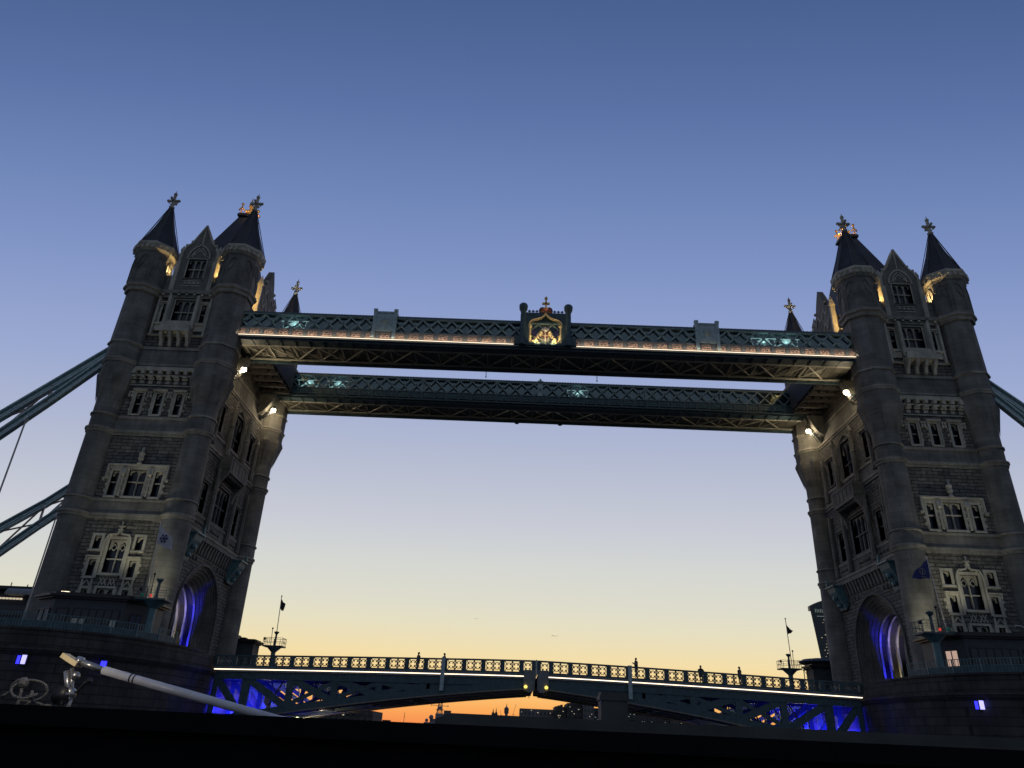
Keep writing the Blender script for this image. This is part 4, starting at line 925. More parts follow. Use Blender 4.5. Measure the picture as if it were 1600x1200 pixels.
    if sy == 1 and side == 1:
        m = MB(T0); m.prism([(-1, 1.0), (4.4, .8), (4.4, 4.0), (-1, 4.4)], 13.4, 14.1, 'z'); m.build('plant_room', M['lead'], root)
    # facade floodlights on the roof, washing the tower face from below
    if sy == -1:
        for x, e in ((.2, 330), (3.4, 520)):
            m = MB(T0); m.box(x - .2, x + .2, .4, .8, 13.4, 13.65); m.build('floodlight', M['black'], root)
            if x > 3: lamp('SPOT', T0(6.2, .6, 13.5), (1.0, .93, .66), 420, root, tgt=T0(5.3, -3.2, 16.5), size=.2, spot=80, blend=1.0, name='wash')
            lamp('SPOT', T0(x, .45, 13.75), (1.0, .93, .66), e, root, tgt=T0(x * .8 - .8, -3.2, 24), size=.25, spot=75, blend=1.0, name='wash')
            lamp('SPOT', T0(x, .45, 13.75), (1.0, .92, .74), e * 1.5, root, tgt=T0(x * .9 - .8, -3.2, 44), size=.25, spot=40, blend=1.0, name='wash')
    else:
        pass
for s in (1, -1):
    for y in (-1, 1): cabin(s, y)
def sigmast(side, sy):
    cx, cy = -32.35 * side, sy * 17.0
    wd = 'left' if side == 1 else 'right'
    e = empty('signal_mast', (cx, cy, 8.6), '%s signal mast with railed platform beside the %s tower' % ('red-lit nearer' if sy < 0 else 'sky-silhouetted farther', wd), 'signal mast', 'signal masts on the piers')
    m = MB(); m.lathe(cx, cy, [(.34, 8.6), (.28, 12.0), (.3, 12.4), (.9, 12.95), (1.0, 13.0)], 10); m.build('column', M['teal'], e)
    m = MB(); m.prism([(cx - 1.3, cy - .9), (cx + 1.2, cy - .9), (cx + 1.2, cy + .9), (cx - 1.3, cy + .9)], 13.0, 13.14, 'z'); m.build('platform', M['teal_d'], e)
    m = MB()
    c = [(cx - 1.25, cy - .85), (cx + 1.15, cy - .85), (cx + 1.15, cy + .85), (cx - 1.25, cy + .85)]
    for a, b in zip(c, c[1:] + c[:1]):
        for z in (13.6, 14.05): m.beam((*a, z), (*b, z), .045)
        for t in (0, .33, .66): m.beam((a[0] + (b[0] - a[0]) * t, a[1] + (b[1] - a[1]) * t, 13.1), (a[0] + (b[0] - a[0]) * t, a[1] + (b[1] - a[1]) * t, 14.05), .045)
    m.build('platform_railing', M['teal_d'], e)
    m = MB(); m.lathe(cx, cy, [(.16, 13.1), (.12, 14.5), (.32, 14.75), (.32, 14.85), (.1, 14.9)], 8); m.build('mast', M['teal_d'], e)
    m = MB(); m.tube((cx - .5 * side, cy, 13.1), (cx - .6 * side, cy, 15.2), .04, 5); m.ball((cx - .6 * side, cy, 15.25), .12, 6); m.ball((cx - 1.2, cy - .5, 13.9), .16, 6); m.build('antenna', M['black'], e)
    if sy < 0:
        m = MB(); m.lathe(cx + .02, cy - 1.0, [(.04, 13.2), (.10, 13.26), (.10, 13.38), (.04, 13.44)], 8); m.build('red_signal', M['redlamp'], e)
        m = MB(); m.lathe(cx - side * .7, cy - 1.0, [(.05, 13.2), (.13, 13.28), (.13, 13.4), (.05, 13.5)], 8); m.build('green_signal', M['green'], e)
for s in (1, -1):
    for y in (-1, 1): sigmast(s, y)

# ------------------------------------------------------------------ flags on poles
def flag(name, pole_p, pole_t, quad, mat, label, plabel, emb):
    m = MB(); m.tube(pole_p, pole_t, .05, 6); m.ball(pole_t, .1, 6)
    e = tag(m.build('flagpole', M['white']), plabel, 'flagpole', 'flagpoles on the piers')
    # quad: top-hoist, bottom-hoist, fly drop ; draped cloth grid
    n = 10; mm = MB(); vs = []; fs = []
    (a, b, c, d) = [Vector(q) for q in quad]     # hoist top, hoist bottom, fly bottom, fly top
    for i in range(n + 1):
        for j in range(n + 1):
            u, v = i / n, j / n
            p = (a * (1 - u) + d * u) * (1 - v) + (b * (1 - u) + c * u) * v
            p = p + Vector((0, .14 * math.sin(u * 7 + v * 2) * u, .05 * math.sin(u * 9)))
            vs.append(tuple(p))
    for i in range(n):
        for j in range(n): k = i * (n + 1) + j; fs.append((k, k + 1, k + n + 2, k + n + 1))
    off = [(x, y + .015, z) for x, y, z in vs]; nn = len(vs)
    mm.add(vs + off, fs + [tuple(q + nn for q in reversed(f)) for f in fs])
    f = mm.build('flag', M[mat]); tag(f, label, 'flag', 'flags flying from the bridge')
    if emb:
        m = MB(); cen = (a + b + c + d) / 4; 
        if emb == 'rose':
            for k in range(6): t = 2 * PI * k / 6; m.add([tuple(cen + Vector((.32 * math.cos(t + s_) * rr, -.2, .36 * math.sin(t + s_) * rr))) for s_, rr in ((-.42, 1), (0, 1.25), (.42, 1), (0, .45))], [(0, 1, 2, 3)])
            m.lathe(cen.x, cen.y - .2, [(.1, cen.z - .12), (.12, cen.z), (.1, cen.z + .12)], 8)
        else:
            m.path([tuple(cen + Vector((.24 * math.cos(t), -.2, .3 * math.sin(t)))) for t in [2 * PI * k / 10 for k in range(11)]], .05, 4)
            m.path([tuple(cen + Vector((x, -.2, z))) for x, z in ((-.2, -.45), (0, -.5), (.2, -.45))], .06, 4); m.beam(cen + Vector((0, -.2, -.2)), cen + Vector((0, -.2, .2)), .08)
        m.build('emblem', M['navy'] if emb == 'rose' else M['grey_iron'], f)
flag('f', (-34.9, -12.9, 8.6), (-35.95, -12.3, 20.9), [(-35.95, -12.35, 20.6), (-35.85, -12.35, 18.9), (-34.35, -12.2, 18.35), (-34.6, -12.2, 19.5)], 'wflag', 'white flag with a dark rose-like emblem, hanging before the left tower', 'pole of the white flag before the left tower', 'rose')
flag('f', (36.2, -12.9, 8.6), (35.75, -12.3, 20.6), [(35.72, -12.35, 20.35), (35.65, -12.35, 18.6), (34.1, -12.2, 18.6), (34.5, -12.2, 19.3)], 'bflag', 'navy blue flag with a pale emblem, hanging before the right tower', 'pole of the navy flag before the right tower', 'ring')
flag('f', (-32.35, 17.2, 13.0), (-32.6, 17.2, 19.3), [(-32.6, 17.2, 18.9), (-32.55, 17.2, 17.7), (-32.1, 17.2, 17.4), (-31.95, 17.2, 18.3)], 'cloth_dark', 'small dark flag drooping on the pole right of the left tower', 'thin pole with a drooping dark flag, rising from the mast right of the left tower', None)
flag('f', (32.75, 17.2, 13.0), (32.6, 17.2, 19.2), [(32.6, 17.2, 18.6), (32.65, 17.2, 17.2), (33.5, 17.2, 17.7), (32.9, 17.2, 18.0)], 'cloth_dark', 'small dark flag wrapped round the pole left of the right tower', 'thin pole with a wrapped dark flag, rising from the mast left of the right tower', None)

# ------------------------------------------------------------------ bascule leaves
def ztop(x): return 10.58 - .75 * (abs(x) / 30.6) ** 1.25
def zled(x): return ztop(x) - 1.42 + .17 * abs(x) / 30
def zbot(x): x = abs(x); return 8.22 - (.0883 * x + .00186 * x * x)
def leaf(side):
    def T0(x, y, z): return (-side * x, y, z)     # x >= 0 from mid span towards the tower
    root = empty('bascule_leaf', (-15 * side, 0, 6), 'left half of the opening road span, with a lit deck edge and blue-lit end' if side == 1 else 'right half of the opening road span, with a lit deck edge and blue-lit end', 'bridge span', 'opening leaves of the road span')
    X0, X1 = .12, 29.95; n = 24
    xs = [X0 + (X1 - X0) * k / n for k in range(n + 1)]
    mb = MB(T0)
    for a, b in zip(xs, xs[1:]):
        za, zb = zled(a), zled(b)
        mb.add([(a, -7.0, za - .3), (b, -7.0, zb - .3), (b, 7.0, zb - .3), (a, 7.0, za - .3), (a, -7.0, za + .1), (b, -7.0, zb + .1), (b, 7.0, zb + .1), (a, 7.0, za + .1)], [(0, 3, 2, 1), (4, 5, 6, 7), (0, 1, 5, 4), (2, 3, 7, 6)])
    mb.build('deck', M['asphalt'], root)
    def strip(mb, f0, f1, y0, y1, xa=X0, xb=X1, m=24):
        xs = [xa + (xb - xa) * k / m for k in range(m + 1)]
        for a, b in zip(xs, xs[1:]):
            mb.add([(a, y0, f0(a)), (b, y0, f0(b)), (b, y1, f0(b)), (a, y1, f0(a)), (a, y0, f1(a)), (b, y0, f1(b)), (b, y1, f1(b)), (a, y1, f1(a))],
                   [(0, 3, 2, 1), (4, 5, 6, 7), (0, 1, 5, 4), (1, 2, 6, 5), (2, 3, 7, 6), (3, 0, 4, 7)])
    posts = [10.4, 14.5, 18.6, 22.7, 26.8]
    for gi, y in enumerate((-7.1, -2.4, 2.4, 7.1)):
        mb = MB(T0); w = .17 if gi in (0, 3) else .15
        strip(mb, lambda x: zled(x) - .85, lambda x: zled(x) - .06, y - w, y + w)
        strip(mb, lambda x: zbot(x), lambda x: zbot(x) + .55, y - w - .02, y + w + .02)
        strip(mb, lambda x: zbot(x) + .5, lambda x: zled(x) - .8, y - .06, y + .06, X0, 9.8)
        # plate that tapers away towards the pier (gussets)
        for p in posts: mb.beam((p, y, zbot(p) + .3), (p, y, zled(p) - .6), (.75 if p > 26 else .6) * (1 if gi == 0 else .6), .26, up=(0, 1, 0))
        mb.beam((29.6, y, zbot(29.6) + .2), (29.6, y, zled(29.6) - .6), .5, .3, up=(0, 1, 0))
        for a, b in zip(posts, posts[1:] + [29.6]):
            mb.beam((b, y, zled(b) - .7), (a + .2, y, zbot(a) + .45), .62 if gi == 0 else .4, .2, up=(0, 1, 0))
            if b < 23:
                mb.beam((a, y, zled(a) - .9), (b, y, zbot(b) + .6), .34, .16, up=(0, 1, 0))
        mb.build('girder', M['teal_d'], root)
    for p in (4, 8, 12.4, 16.5, 20.6, 24.7):      # cross bracing frames
        mb = MB(T0)
        for ya, yb in ((-7, -2.4), (-2.4, 2.4), (2.4, 7)):
            mb.beam((p, ya, zbot(p) + .35), (p, yb, zled(p) - .5), .1); mb.beam((p, yb, zbot(p) + .35), (p, ya, zled(p) - .5), .1); mb.beam((p, ya, zbot(p) + .2), (p, yb, zbot(p) + .2), .22)
        mb.build('cross_bracing', M['teal_d'], root)
    mb = MB(T0)
    for k, y in enumerate((-6.55, -5.9, 5.9, 6.55)): strip(mb, lambda x: zbot(x) - .04, lambda x: zbot(x) + .06, y - .18, y + .18, X0, 26)
    strip(mb, lambda x: zbot(x) - .1, lambda x: zbot(x), -7.34, -6.75, X0 + .5, 29.4); strip(mb, lambda x: zbot(x) - .1, lambda x: zbot(x), 6.75, 7.34, X0 + .5, 29.4)
    strip(mb, lambda x: zbot(x) + .06, lambda x: zbot(x) + .1, -6.7, 6.7, X0, 11)
    mb.build('bottom_flange', M['soffit'], root)
    # fascia moulding, light strip, parapet
    for sy in (-1, 1):
        y = sy * 7.3
        mb = MB(T0); strip(mb, lambda x: zled(x) + .05, lambda x: zled(x) + .26, y - .12, y + .12); strip(mb, lambda x: zled(x) - .2, lambda x: zled(x) - .04, y - .08, y + .05)
        mb.build('fascia_moulding', M['grey_iron'], root)
        mb = MB(T0); strip(mb, lambda x: zled(x) - .02, lambda x: zled(x) + .03, y - .11 * 1, y + .11, 1.1, X1); mb.build('light_strip', M['led'], root)
        mb = MB(T0)
        f0 = lambda x: zled(x) + .26; f1 = lambda x: ztop(x) - .14
        strip(mb, f1, ztop, y - .12, y + .12); strip(mb, f0, lambda x: zled(x) + .38, y - .1, y + .1)
        zc = lambda x: (f0(x) + .12 + f1(x)) / 2
        # posts and pierced quatrefoil cells
        cells = []; x = X0; cells.append((X0 + .28, X0 + 1.06)); x = X0 + 1.22; P = (X1 - x) / 16
        pp = [X0 + .12, ]
        for k in range(16): pp.append(x + k * P); cells.append((x + k * P + .2, x + k * P + P / 2)); cells.append((x + k * P + P / 2, x + (k + 1) * P - .2))
        pp.append(X1)
        for q in pp: mb.add([(q - .17, y - .13, f0(q)), (q + .17, y - .13, f0(q)), (q + .17, y + .13, f0(q)), (q - .17, y + .13, f0(q)), (q - .17, y - .13, ztop(q) - .02), (q + .17, y - .13, ztop(q) - .02), (q + .17, y + .13, ztop(q) - .02), (q - .17, y + .13, ztop(q) - .02)], [(0, 3, 2, 1), (4, 5, 6, 7), (0, 1, 5, 4), (1, 2, 6, 5), (2, 3, 7, 6), (3, 0, 4, 7)])
        for a, b in cells:
            cx = (a + b) / 2; z = zc(cx); h = (f1(cx) - f0(cx) - .12) / 2; w = (b - a) / 2; R = .30
            N8 = 10
            for k in range(N8):
                t0, t1 = 2 * PI * k / N8, 2 * PI * (k + 1) / N8
                mb.beam((cx + R * math.cos(t0), y, z + R * math.sin(t0)), (cx + R * math.cos(t1), y, z + R * math.sin(t1)), .055, .07, up=(0, 1, 0))
            for sx in (-1, 1):
                for sz in (-1, 1):
                    mb.beam((cx + sx * w, y, z + sz * h), (cx + sx * .2, y, z + sz * .2), .07, .07, up=(0, 1, 0)); mb.beam((cx + sx * .22, y, z + sz * .22), (cx + sx * .11, y, z + sz * .11), .11, .07, up=(0, 1, 0))
            mb.box(a - .035, a + .035, y - .04, y + .04, z - h, z + h)
        mb.build('parapet', M['teal_d'], root)
    for yy in (-7.62, 7.45): mb = MB(T0); mb.box(8.5, 8.85, yy, yy + .17, 7.6, ztop(8.7) + .05); mb.build('gauge_board', M['teal_l'], root)
    mb = MB(T0); mb.box(.12, 1.15, -7.5, -7.2, 7.95, 9.7); mb.box(.3, .8, -7.6, -7.5, 7.8, 8.9); mb.build('nose_locking_box', M['grey_iron'], root)
    mb = MB(T0); mb.lathe(.95, -7.62, [(.1, 8.12), (.16, 8.22), (.16, 8.3), (.05, 8.4)], 8); mb.build('navigation_lamp', M['yellamp'], root)
    mb = MB(T0); mb.tube((.75, -7.4, 7.95), (.6, -7.4, 7.3), .03, 5); mb.ball((.85, -7.4, 7.8), .16, 6); mb.build('dangling_cable', M['black'], root)
    # blue and amber floodlights inside the girders by the pier
    for x, y, c, e in ((28.9, -4.2, BLUE, 900), (28.9, .5, BLUE, 1300), (28.9, 5.0, BLUE, 1500), (25.5, -4.2, BLUE, 90)):
        lamp('POINT', T0(x, y, 5.2), c, e, root, size=.2, name='blue_floodlight')
    for x, y, e in ((26.5, -1.2, 300), (24.6, 4.2, 400), (21, 0, 90)): lamp('POINT', T0(x, y, 5.0), (1, .8, .45), e, root, size=.2, name='amber_floodlight')
    return root
leaf(1); leaf(-1)
mb = MB(); mb.box(-.07, .07, -7.46, -7.2, 9.25, 10.62)
tag(mb.build('joint_cover', M['white']), 'thin white strip at the joint where the two road leaves meet', 'joint cover')

# ------------------------------------------------------------------ approach spans (road outwards from each tower)
for side in (1, -1):
    def T0(x, y, z): return (-side * x, y, z)
    e = empty('approach_span', (-80 * side, 0, 8), 'dark road deck running out %s past the %s tower' % (('left', 'left') if side == 1 else ('right', 'right')), 'bridge span', 'approach decks of the bridge')
    mb = MB(T0); mb.box(52, 125, -7, 7, 7.9, 8.6); mb.build('deck', M['asphalt'], e)
    for sy in (-1, 1):
        mb = MB(T0); y = sy * 7.3; mb.box(52, 125, y - .2, y + .2, 6.6, 8.7); mb.box(52, 125, y - .12, y + .12, 9.7, 9.85)
        for k in range(40): mb.box(52 + k * 1.83, 52.3 + k * 1.83, y - .12, y + .12, 8.7, 9.7)
        for k in range(40):
            a = 52.3 + k * 1.83; mb.beam((a, y, 8.75), (a + 1.53, y, 9.7), .08); mb.beam((a + 1.53, y, 8.75), (a, y, 9.7), .08)
        mb.build('parapet', M['teal'], e)

# ------------------------------------------------------------------ suspension chains
top = [(46.8, 41.4), (48.3, 40.1), (52.9, 36.05), (57.3, 32.2), (62, 28.1), (66.8, 24.6), (72, 21.2), (78, 18.0), (86, 15)]
bot = [(46.8, 40.3), (48.3, 38.9), (52.9, 34.0), (57.3, 29.5), (62, 25.3), (66.8, 20.7), (72, 17.2), (78, 14.2), (86, 12)]
for side in (1, -1):
    for sy in (-1, 1):
        def T0(x, y, z): return (-side * x, y, z)
        y = sy * 9.3
        e = empty('suspension_chain', (-60 * side, y, 25), 'teal riveted suspension chain leaving the %s tower, %s side of the bridge' % ('left' if side == 1 else 'right', 'near' if sy < 0 else 'far'), 'suspension chain', 'suspension chains beside the towers')
        for nm, L_, h in (('top_chord', top, .95), ('bottom_chord', bot, .95)):
            mb = MB(T0)
            for (xa, za), (xb, zb) in zip(L_, L_[1:]):
                mb.beam((xa, y, za), (xb, y, zb), .14, h); 
            mb.build(nm, M['teal_m'], e)
            mb = MB(T0)
            for (xa, za), (xb, zb) in zip(L_, L_[1:]):
                for dz in (h / 2, -h / 2, .0): mb.beam((xa, y, za + dz * 1.12), (xb, y, zb + dz * 1.12), .62 if dz else .2, .13)
            mb.build('flange', M['chain_pale'], e)
        mb = MB(T0)
        for i in range(2, len(top)):
            mb.beam((top[i][0], y, top[i][1]), (bot[i][0], y, bot[i][1]), .2)
            if i > 2: mb.beam((top[i - 1][0], y, top[i - 1][1] - .3), (bot[i][0], y, bot[i][1] + .3), .16); mb.beam((bot[i - 1][0], y + .1, bot[i - 1][1] + .3), (top[i][0], y + .1, top[i][1] - .3), .16)
        mb.build('web_brace', M['pinkish'], e)
        for x in (54.45, 60.1, 66.0, 71.8):
            zb = [zb0 + (x - xa) / (xb - xa) * (zb1 - zb0) for (xa, zb0), (xb, zb1) in zip(bot, bot[1:]) if xa <= x <= xb][0]
            mb = MB(T0); mb.tube((x, y, zb), (x, y, 8.7), .085, 8); mb.lathe(x, y, [(.1, zb - .9), (.28, zb - .55), (.28, zb - .3), (.1, zb)], 8); mb.build('hanger', M['white'], e)

# ------------------------------------------------------------------ people on the bridge
def person(x, y, zf, yaw, label, pose, coat):
    root = empty('person', (x, y, zf), label, 'person', 'people walking on the bridge')
    V = []; E = []; Rr = []
    def v(p, r, par=None):
        V.append(Vector(p)); Rr.append(r)
        if par is not None: E.append((par, len(V) - 1))
        return len(V) - 1
    pel = v((0, 0, .95), .15); sp = v((0, .0, 1.18), .14, pel); ch = v((0, .01, 1.36), .17, sp); nk = v((0, .02, 1.5), .062, ch); hd = v((0, .03, 1.62), .085, nk); ht = v((0, .02, 1.72), .08, hd)
    v((0, .11, 1.60), .018, hd)
    for s in (-1, 1):
        h = v((s * .1, 0, .88), .1, pel); k = v((s * .11, .06 * s, .5), .062, h); a = v((s * .11, -.02 * s, .09), .042, k); v((s * .12, .14, .04), .035, a)
        sh = v((s * .2, 0, 1.42), .06, ch)
        if pose == 'phone': el = v((s * .27, .05, 1.14), .045, sh); wr = v((s * .12, .3, 1.3), .03, el)
        elif pose == 'lean': el = v((s * .3, .12, 1.2), .045, sh); wr = v((s * .15, .34, 1.12), .03, el)
        else: el = v((s * .27, -.03, 1.13), .045, sh); wr = v((s * .26, .1, .88), .03, el)
        d = (V[wr] - V[el]).normalized(); pm = v(V[wr] + d * .07, .028, wr)
        side_ = Vector((1, 0, 0))
        for f in range(4): b = v(V[pm] + d * .03 + side_ * (f - 1.5) * .018, .009, pm); v(V[b] + d * (.045 + .01 * (f in (1, 2))) + Vector((0, 0, -.015)), .008, b)
        v(V[wr] + d * .05 - side_ * s * .045, .01, wr)
    me = bpy.data.meshes.new('body'); me.from_pydata([tuple(p) for p in V], E, [])
    o = bpy.data.objects.new('body', me); COL.objects.link(o); o.parent = root
    md = o.modifiers.new('skin', 'SKIN'); sv = me.skin_vertices[0].data if me.skin_vertices else None
    if sv is None: bpy.context.view_layer.update(); sv = me.skin_vertices[0].data if me.skin_vertices else None
    if sv is None:
        bm = bmesh.new(); bm.from_mesh(me); ly = bm.verts.layers.skin.verify(); bm.to_mesh(me); bm.free(); sv = me.skin_vertices[0].data
    for i, r in enumerate(Rr): sv[i].radius = (r, r)
    sv[0].use_root = True
    o.modifiers.new('sub', 'SUBSURF').levels = 1; o.modifiers['sub'].render_levels = 1
    me.materials.append(M['skin'])
    WLOC[o.name] = Vector((x, y, zf))
    c, s = math.cos(yaw), math.sin(yaw)
    Tn = lambda a, b, z: (x + a * c - b * s, y + a * s + b * c, zf + z)
    mb = MB(Tn)
    vs = [(.2, .75, .14), (.22, 1.0, .15), (.22, 1.2, .15), (.26, 1.38, .16), (.17, 1.47, .12), (.08, 1.5, .08)]
    n = 12; vv = []; ff = []
    for rx, z, ry in vs:
        for i in range(n): t = 2 * PI * i / n; vv.append(((rx + .02) * math.cos(t), (ry + .02) * math.sin(t), z))
    for k in range(len(vs) - 1):
        for i in range(n): j = (i + 1) % n; ff.append((k * n + i, k * n + j, (k + 1) * n + j, (k + 1) * n + i))
    mb.add(vv, ff); mb.build('coat', M[coat], root, smooth=True)
    mb = MB(Tn); mb.ball((0, 0, 1.68), .108, 10, 1.05); mb.build('hair', M['hair'], root, smooth=True)
    o.rotation_euler = (0, 0, yaw)
for (x, pose, yaw, coat, lab) in ((-11.2, 'walk', PI / 2, 'cloth_dark', 'person walking on the left road leaf, leftmost of the heads above the parapet'),
                                  (-8.75, 'walk', -PI / 2, 'cloth_dark', 'person standing behind the pale gauge board on the left road leaf'),
                                  (9.5, 'phone', PI / 2, 'cloth_dark', 'tallest-looking person holding hands up beside the right gauge board'),
                                  (15.6, 'lean', PI, 'cloth_dark', 'person leaning low behind the parapet in the middle of the right leaf'),
                                  (19.25, 'walk', -PI / 2, 'cloth_dark', 'rightmost person on the road span, bulky dark coat')):
    hh = {-11.2: 10.99, -8.75: 11.0, 9.5: 11.33, 15.6: 10.9, 19.25: 10.95}[x]
    person(x, -6.1, hh - 1.79, yaw, lab, pose, coat)

# ------------------------------------------------------------------ distant city
def lights(mb, x0, x1, y, z0, z1, n, w, h):
    for _ in range(n): x = random.uniform(x0, x1); z = z0 + round(random.uniform(0, 1) * (z1 - z0) / (h * 3.5)) * h * 3.5; mb.box(x, x + w * random.uniform(.6, 1.6), y - .12, y, z, z + h)
# curved skyscraper
e = empty('skyscraper', (335, 712, 6), 'dark curved-top skyscraper with scattered lit windows, left of the right tower', 'skyscraper')
def wprof(z): t = (z - 6) / 140; return 20 + 10 * t ** 1.4
mb = MB(); n = 12; zs = [6, 40, 70, 95, 115, 130, 139]
vv = []; ff = []
for z in zs:
    w = wprof(z); vv += [(335 - w, 700, z), (335 + w, 700, z), (335 + w + 17, 735, z), (335 - w + 17, 735, z)]
topz = lambda x: 138.5 + 10.5 * (1 - ((x - 336) / 34) ** 2)
for k in range(len(zs) - 1):
    for i in range(4): j = (i + 1) % 4; ff.append((k * 4 + i, k * 4 + j, (k + 1) * 4 + j, (k + 1) * 4 + i))
mb.add(vv, ff)
w = wprof(139); pts = [(335 - w + 2 * w * i / 12, topz(335 - w + 2 * w * i / 12)) for i in range(13)]
mb.prism([(335 - w, 136)] + pts + [(335 + w, 136)], 699.9, 705, 'y')
mb.build('tower_body', plain('far_glass_tower', (0.045, 0.06, 0.065), .35, var=.2, scale=.1), e)
mb = MB()
for i in range(30):
    x = 311 + i * 1.75; mb.box(x, x + .22, 699.2, 699.8, 134.2, 137.8 - .2 * (i % 3))
for i in range(9): x = 312 + i * 3; mb.box(x, x + 2.5, 699.3, 699.8, 130.3, 130.7)
mb.build('lit_crown', M['citycool'], e)
mb = MB()
for zz in range(88, 128, 3):
    for _ in range(7): x = random.uniform(335 - wprof(zz) + 3, 350); mb.box(x, x + random.choice((.5, .8, 2.0)), 699.3, 699.8, zz, zz + .45) if random.random() < .62 else None
mb.build('lit_window', M['citylight'], e)
mb = MB()
for zz in range(10, 132, 3): w = wprof(zz); mb.box(335 - w + .2, 335 + w - .2, 699.75, 700, zz + 1.2, zz + 1.5)
mb.build('floor_band', M['lead'], e)
def block(name, x0, x1, y0, y1, z0, z1, label, cat, mat='bldg', rows=3, nl=12, grp='riverside buildings beyond the road span', roof='flat', lit='citylight'):
    e = empty(name, ((x0 + x1) / 2, (y0 + y1) / 2, 6), label, cat, grp)
    mb = MB(); mb.box(x0, x1, y0, y1, z0, z1)
    if roof == 'pitch': mb.prism([(x0 - .3, z1), (x1 + .3, z1), (x1 - (x1 - x0) * .12, z1 + (z1 - z0) * .12), (x0 + (x1 - x0) * .12, z1 + (z1 - z0) * .12)], y0, y1, 'y')
    if roof == 'steps':
        k = (x1 - x0) / 4
        for i in range(4): mb.box(x0 + i * k + .1, x0 + (i + .7) * k, y0 + .5, y1, z1, z1 + .5 + .5 * ((i * 7) % 3))
    mb.build('wall', M[mat], e)
    mb = MB(); nx = max(3, int((x1 - x0) / 2.2)); rz = (z1 - max(z0, 6)) / (rows + .5)
    for r in range(rows):
        for i in range(nx): x = x0 + (i + .3) * (x1 - x0) / nx; mb.box(x, x + (x1 - x0) / nx * .45, y0 - .06, y0 + .05, max(z0, 6) + rz * (r + .45), max(z0, 6) + rz * (r + .95))
    mb.build('window', M['glass'], e)
    if nl:
        mb = MB(); lights(mb, x0 + .5, x1 - 1.2, y0 - .1, max(z0, 6) + 1, z1 - 1, nl, .5, .35); mb.build('lit_window', M[lit], e)
    return e
block('river_building', -112, -59.5, 250, 275, 6, 11.6, 'long low dark building under the left leaf of the road span', 'building', rows=2, nl=10)
block('river_building', 3, 24, 400, 425, 6, 20.2, 'broad flat-topped pale building seen under the middle of the road span', 'building', 'bldg2', rows=4, nl=8, roof='flat')
block('river_building', 24.2, 31, 395, 420, 6, 21.6, 'stepped dark block right of the flat-topped pale building', 'building', rows=4, nl=8, roof='steps')
block('river_building', 31.2, 40, 390, 420, 6, 23.5, 'taller stepped dark block right of the lower stepped block', 'building', rows=5, nl=10, roof='steps')
block('river_building', 40.2, 46.5, 385, 420, 6, 25.5, 'tallest riverside block with pale pillars, beside the black box', 'building', 'bldg2', rows=6, nl=8, roof='steps')
block('river_building', 46.7, 92, 395, 420, 6, 22, 'wide riverside block full of small lights, right of the black box', 'building', rows=6, nl=60, lit='citycool')
block('river_building', 93, 135, 395, 425, 6, 17.6, 'lowest riverside block at far right below the right leaf', 'building', 'bldg2', rows=4, nl=12)
for k in range(4):
    x = 50 + k * 12.0
e = empty('wharf_building', (-125, 95, 6), 'large dark hall with a pale barrel roof at the far left', 'building')
mb = MB(); mb.box(-160, -100, 80, 120, 6, 27.2); mb.box(-160, -99, 79.5, 120, 28.2, 28.9); mb.box(-158, -101, 82, 118, 27.2, 28.2)
for i in range(16): x = -158 + i * 3.6; mb.beam((x, 80, 28.9), (x, 80, 29.4 + .3 * (i % 2)), .15)
mb.build('wall', M['black'], e)
mb = MB(); mb.prism([(79 - 1.6 * math.cos(t), 26.9 + 1.4 * math.sin(t)) for t in [PI * k / 8 for k in range(9)]], -110.3, -98, 'x'); mb.build('barrel_roof', M['grey_iron'], e)
mb = MB()
for i in range(8): mb.box(-113.5 + i * .75, -113.0 + i * .75, 79.7, 79.95, 26.15, 26.5)
mb.build('lit_window', M['citylight'], e)
mb = MB()
for r in range(5): mb.box(-158, -101, 79.7, 79.98, 8.5 + r * 3.6, 10.5 + r * 3.6)
mb.build('window_band', M['glass'], e)
# warship mast and superstructure
e = empty('warship', (-38, 300, 0), 'grey warship with a lattice mast moored beyond the road span', 'ship')
mb = MB(); mb.prism([(-47, 0), (-29, 0), (-28, 6), (-48, 7)], 296, 400, 'y'); mb.build('hull', M['warship'], e)
mb = MB(); mb.box(-43.6, -29, 300, 330, 6, 9.0); mb.box(-41, -34, 302, 320, 9, 10.6); mb.box(-38.6, -34.6, 303, 310, 10.6, 13.0); mb.ball((-40.3, 301, 11.2), 1.1, 8); mb.ball((-42.4, 301, 9.8), .8, 8); mb.build('superstructure', M['warship'], e)
mb = MB(); mb.box(-34.9, -31.8, 306, 312, 9, 14.3); mb.lathe(-33.3, 309, [(1.8, 9), (1.7, 14.3), (1.9, 14.6)], 12); mb.build('funnel', M['bldg2'], e)
mb = MB()
for sx in (-1, 1): mb.beam((-36.9 + sx * 1.3, 304, 12.9), (-36.6 + sx * .5, 304, 19.5), .3); mb.beam((-36.9 + sx * 1.3, 306, 12.9), (-36.6 + sx * .5, 306, 19.5), .3)
for k in range(6): z = 13.2 + k * 1.1; w = 1.25 - k * .13; mb.beam((-36.8 - w, 304, z), (-36.8 + w, 304, z + 1.0), .18); mb.beam((-36.8 + w, 304, z), (-36.8 - w, 304, z + 1.0), .18); mb.beam((-36.8 - w, 304, z), (-36.8 + w, 304, z), .2)
mb.box(-38.4, -35.0, 303, 306, 14.6, 14.9); mb.beam((-41.2, 304, 16.6), (-32.6, 304, 16.4), .2); mb.beam((-41.0, 304, 16.0), (-41.0, 304, 17.2), .15); mb.beam((-32.9, 304, 15.8), (-32.9, 304, 17.0), .15); mb.lathe(-36.7, 304, [(1.0, 15.0), (1.0, 15.8), (.3, 16.3)], 8)
mb.build('lattice_mast', M['warship'], e)
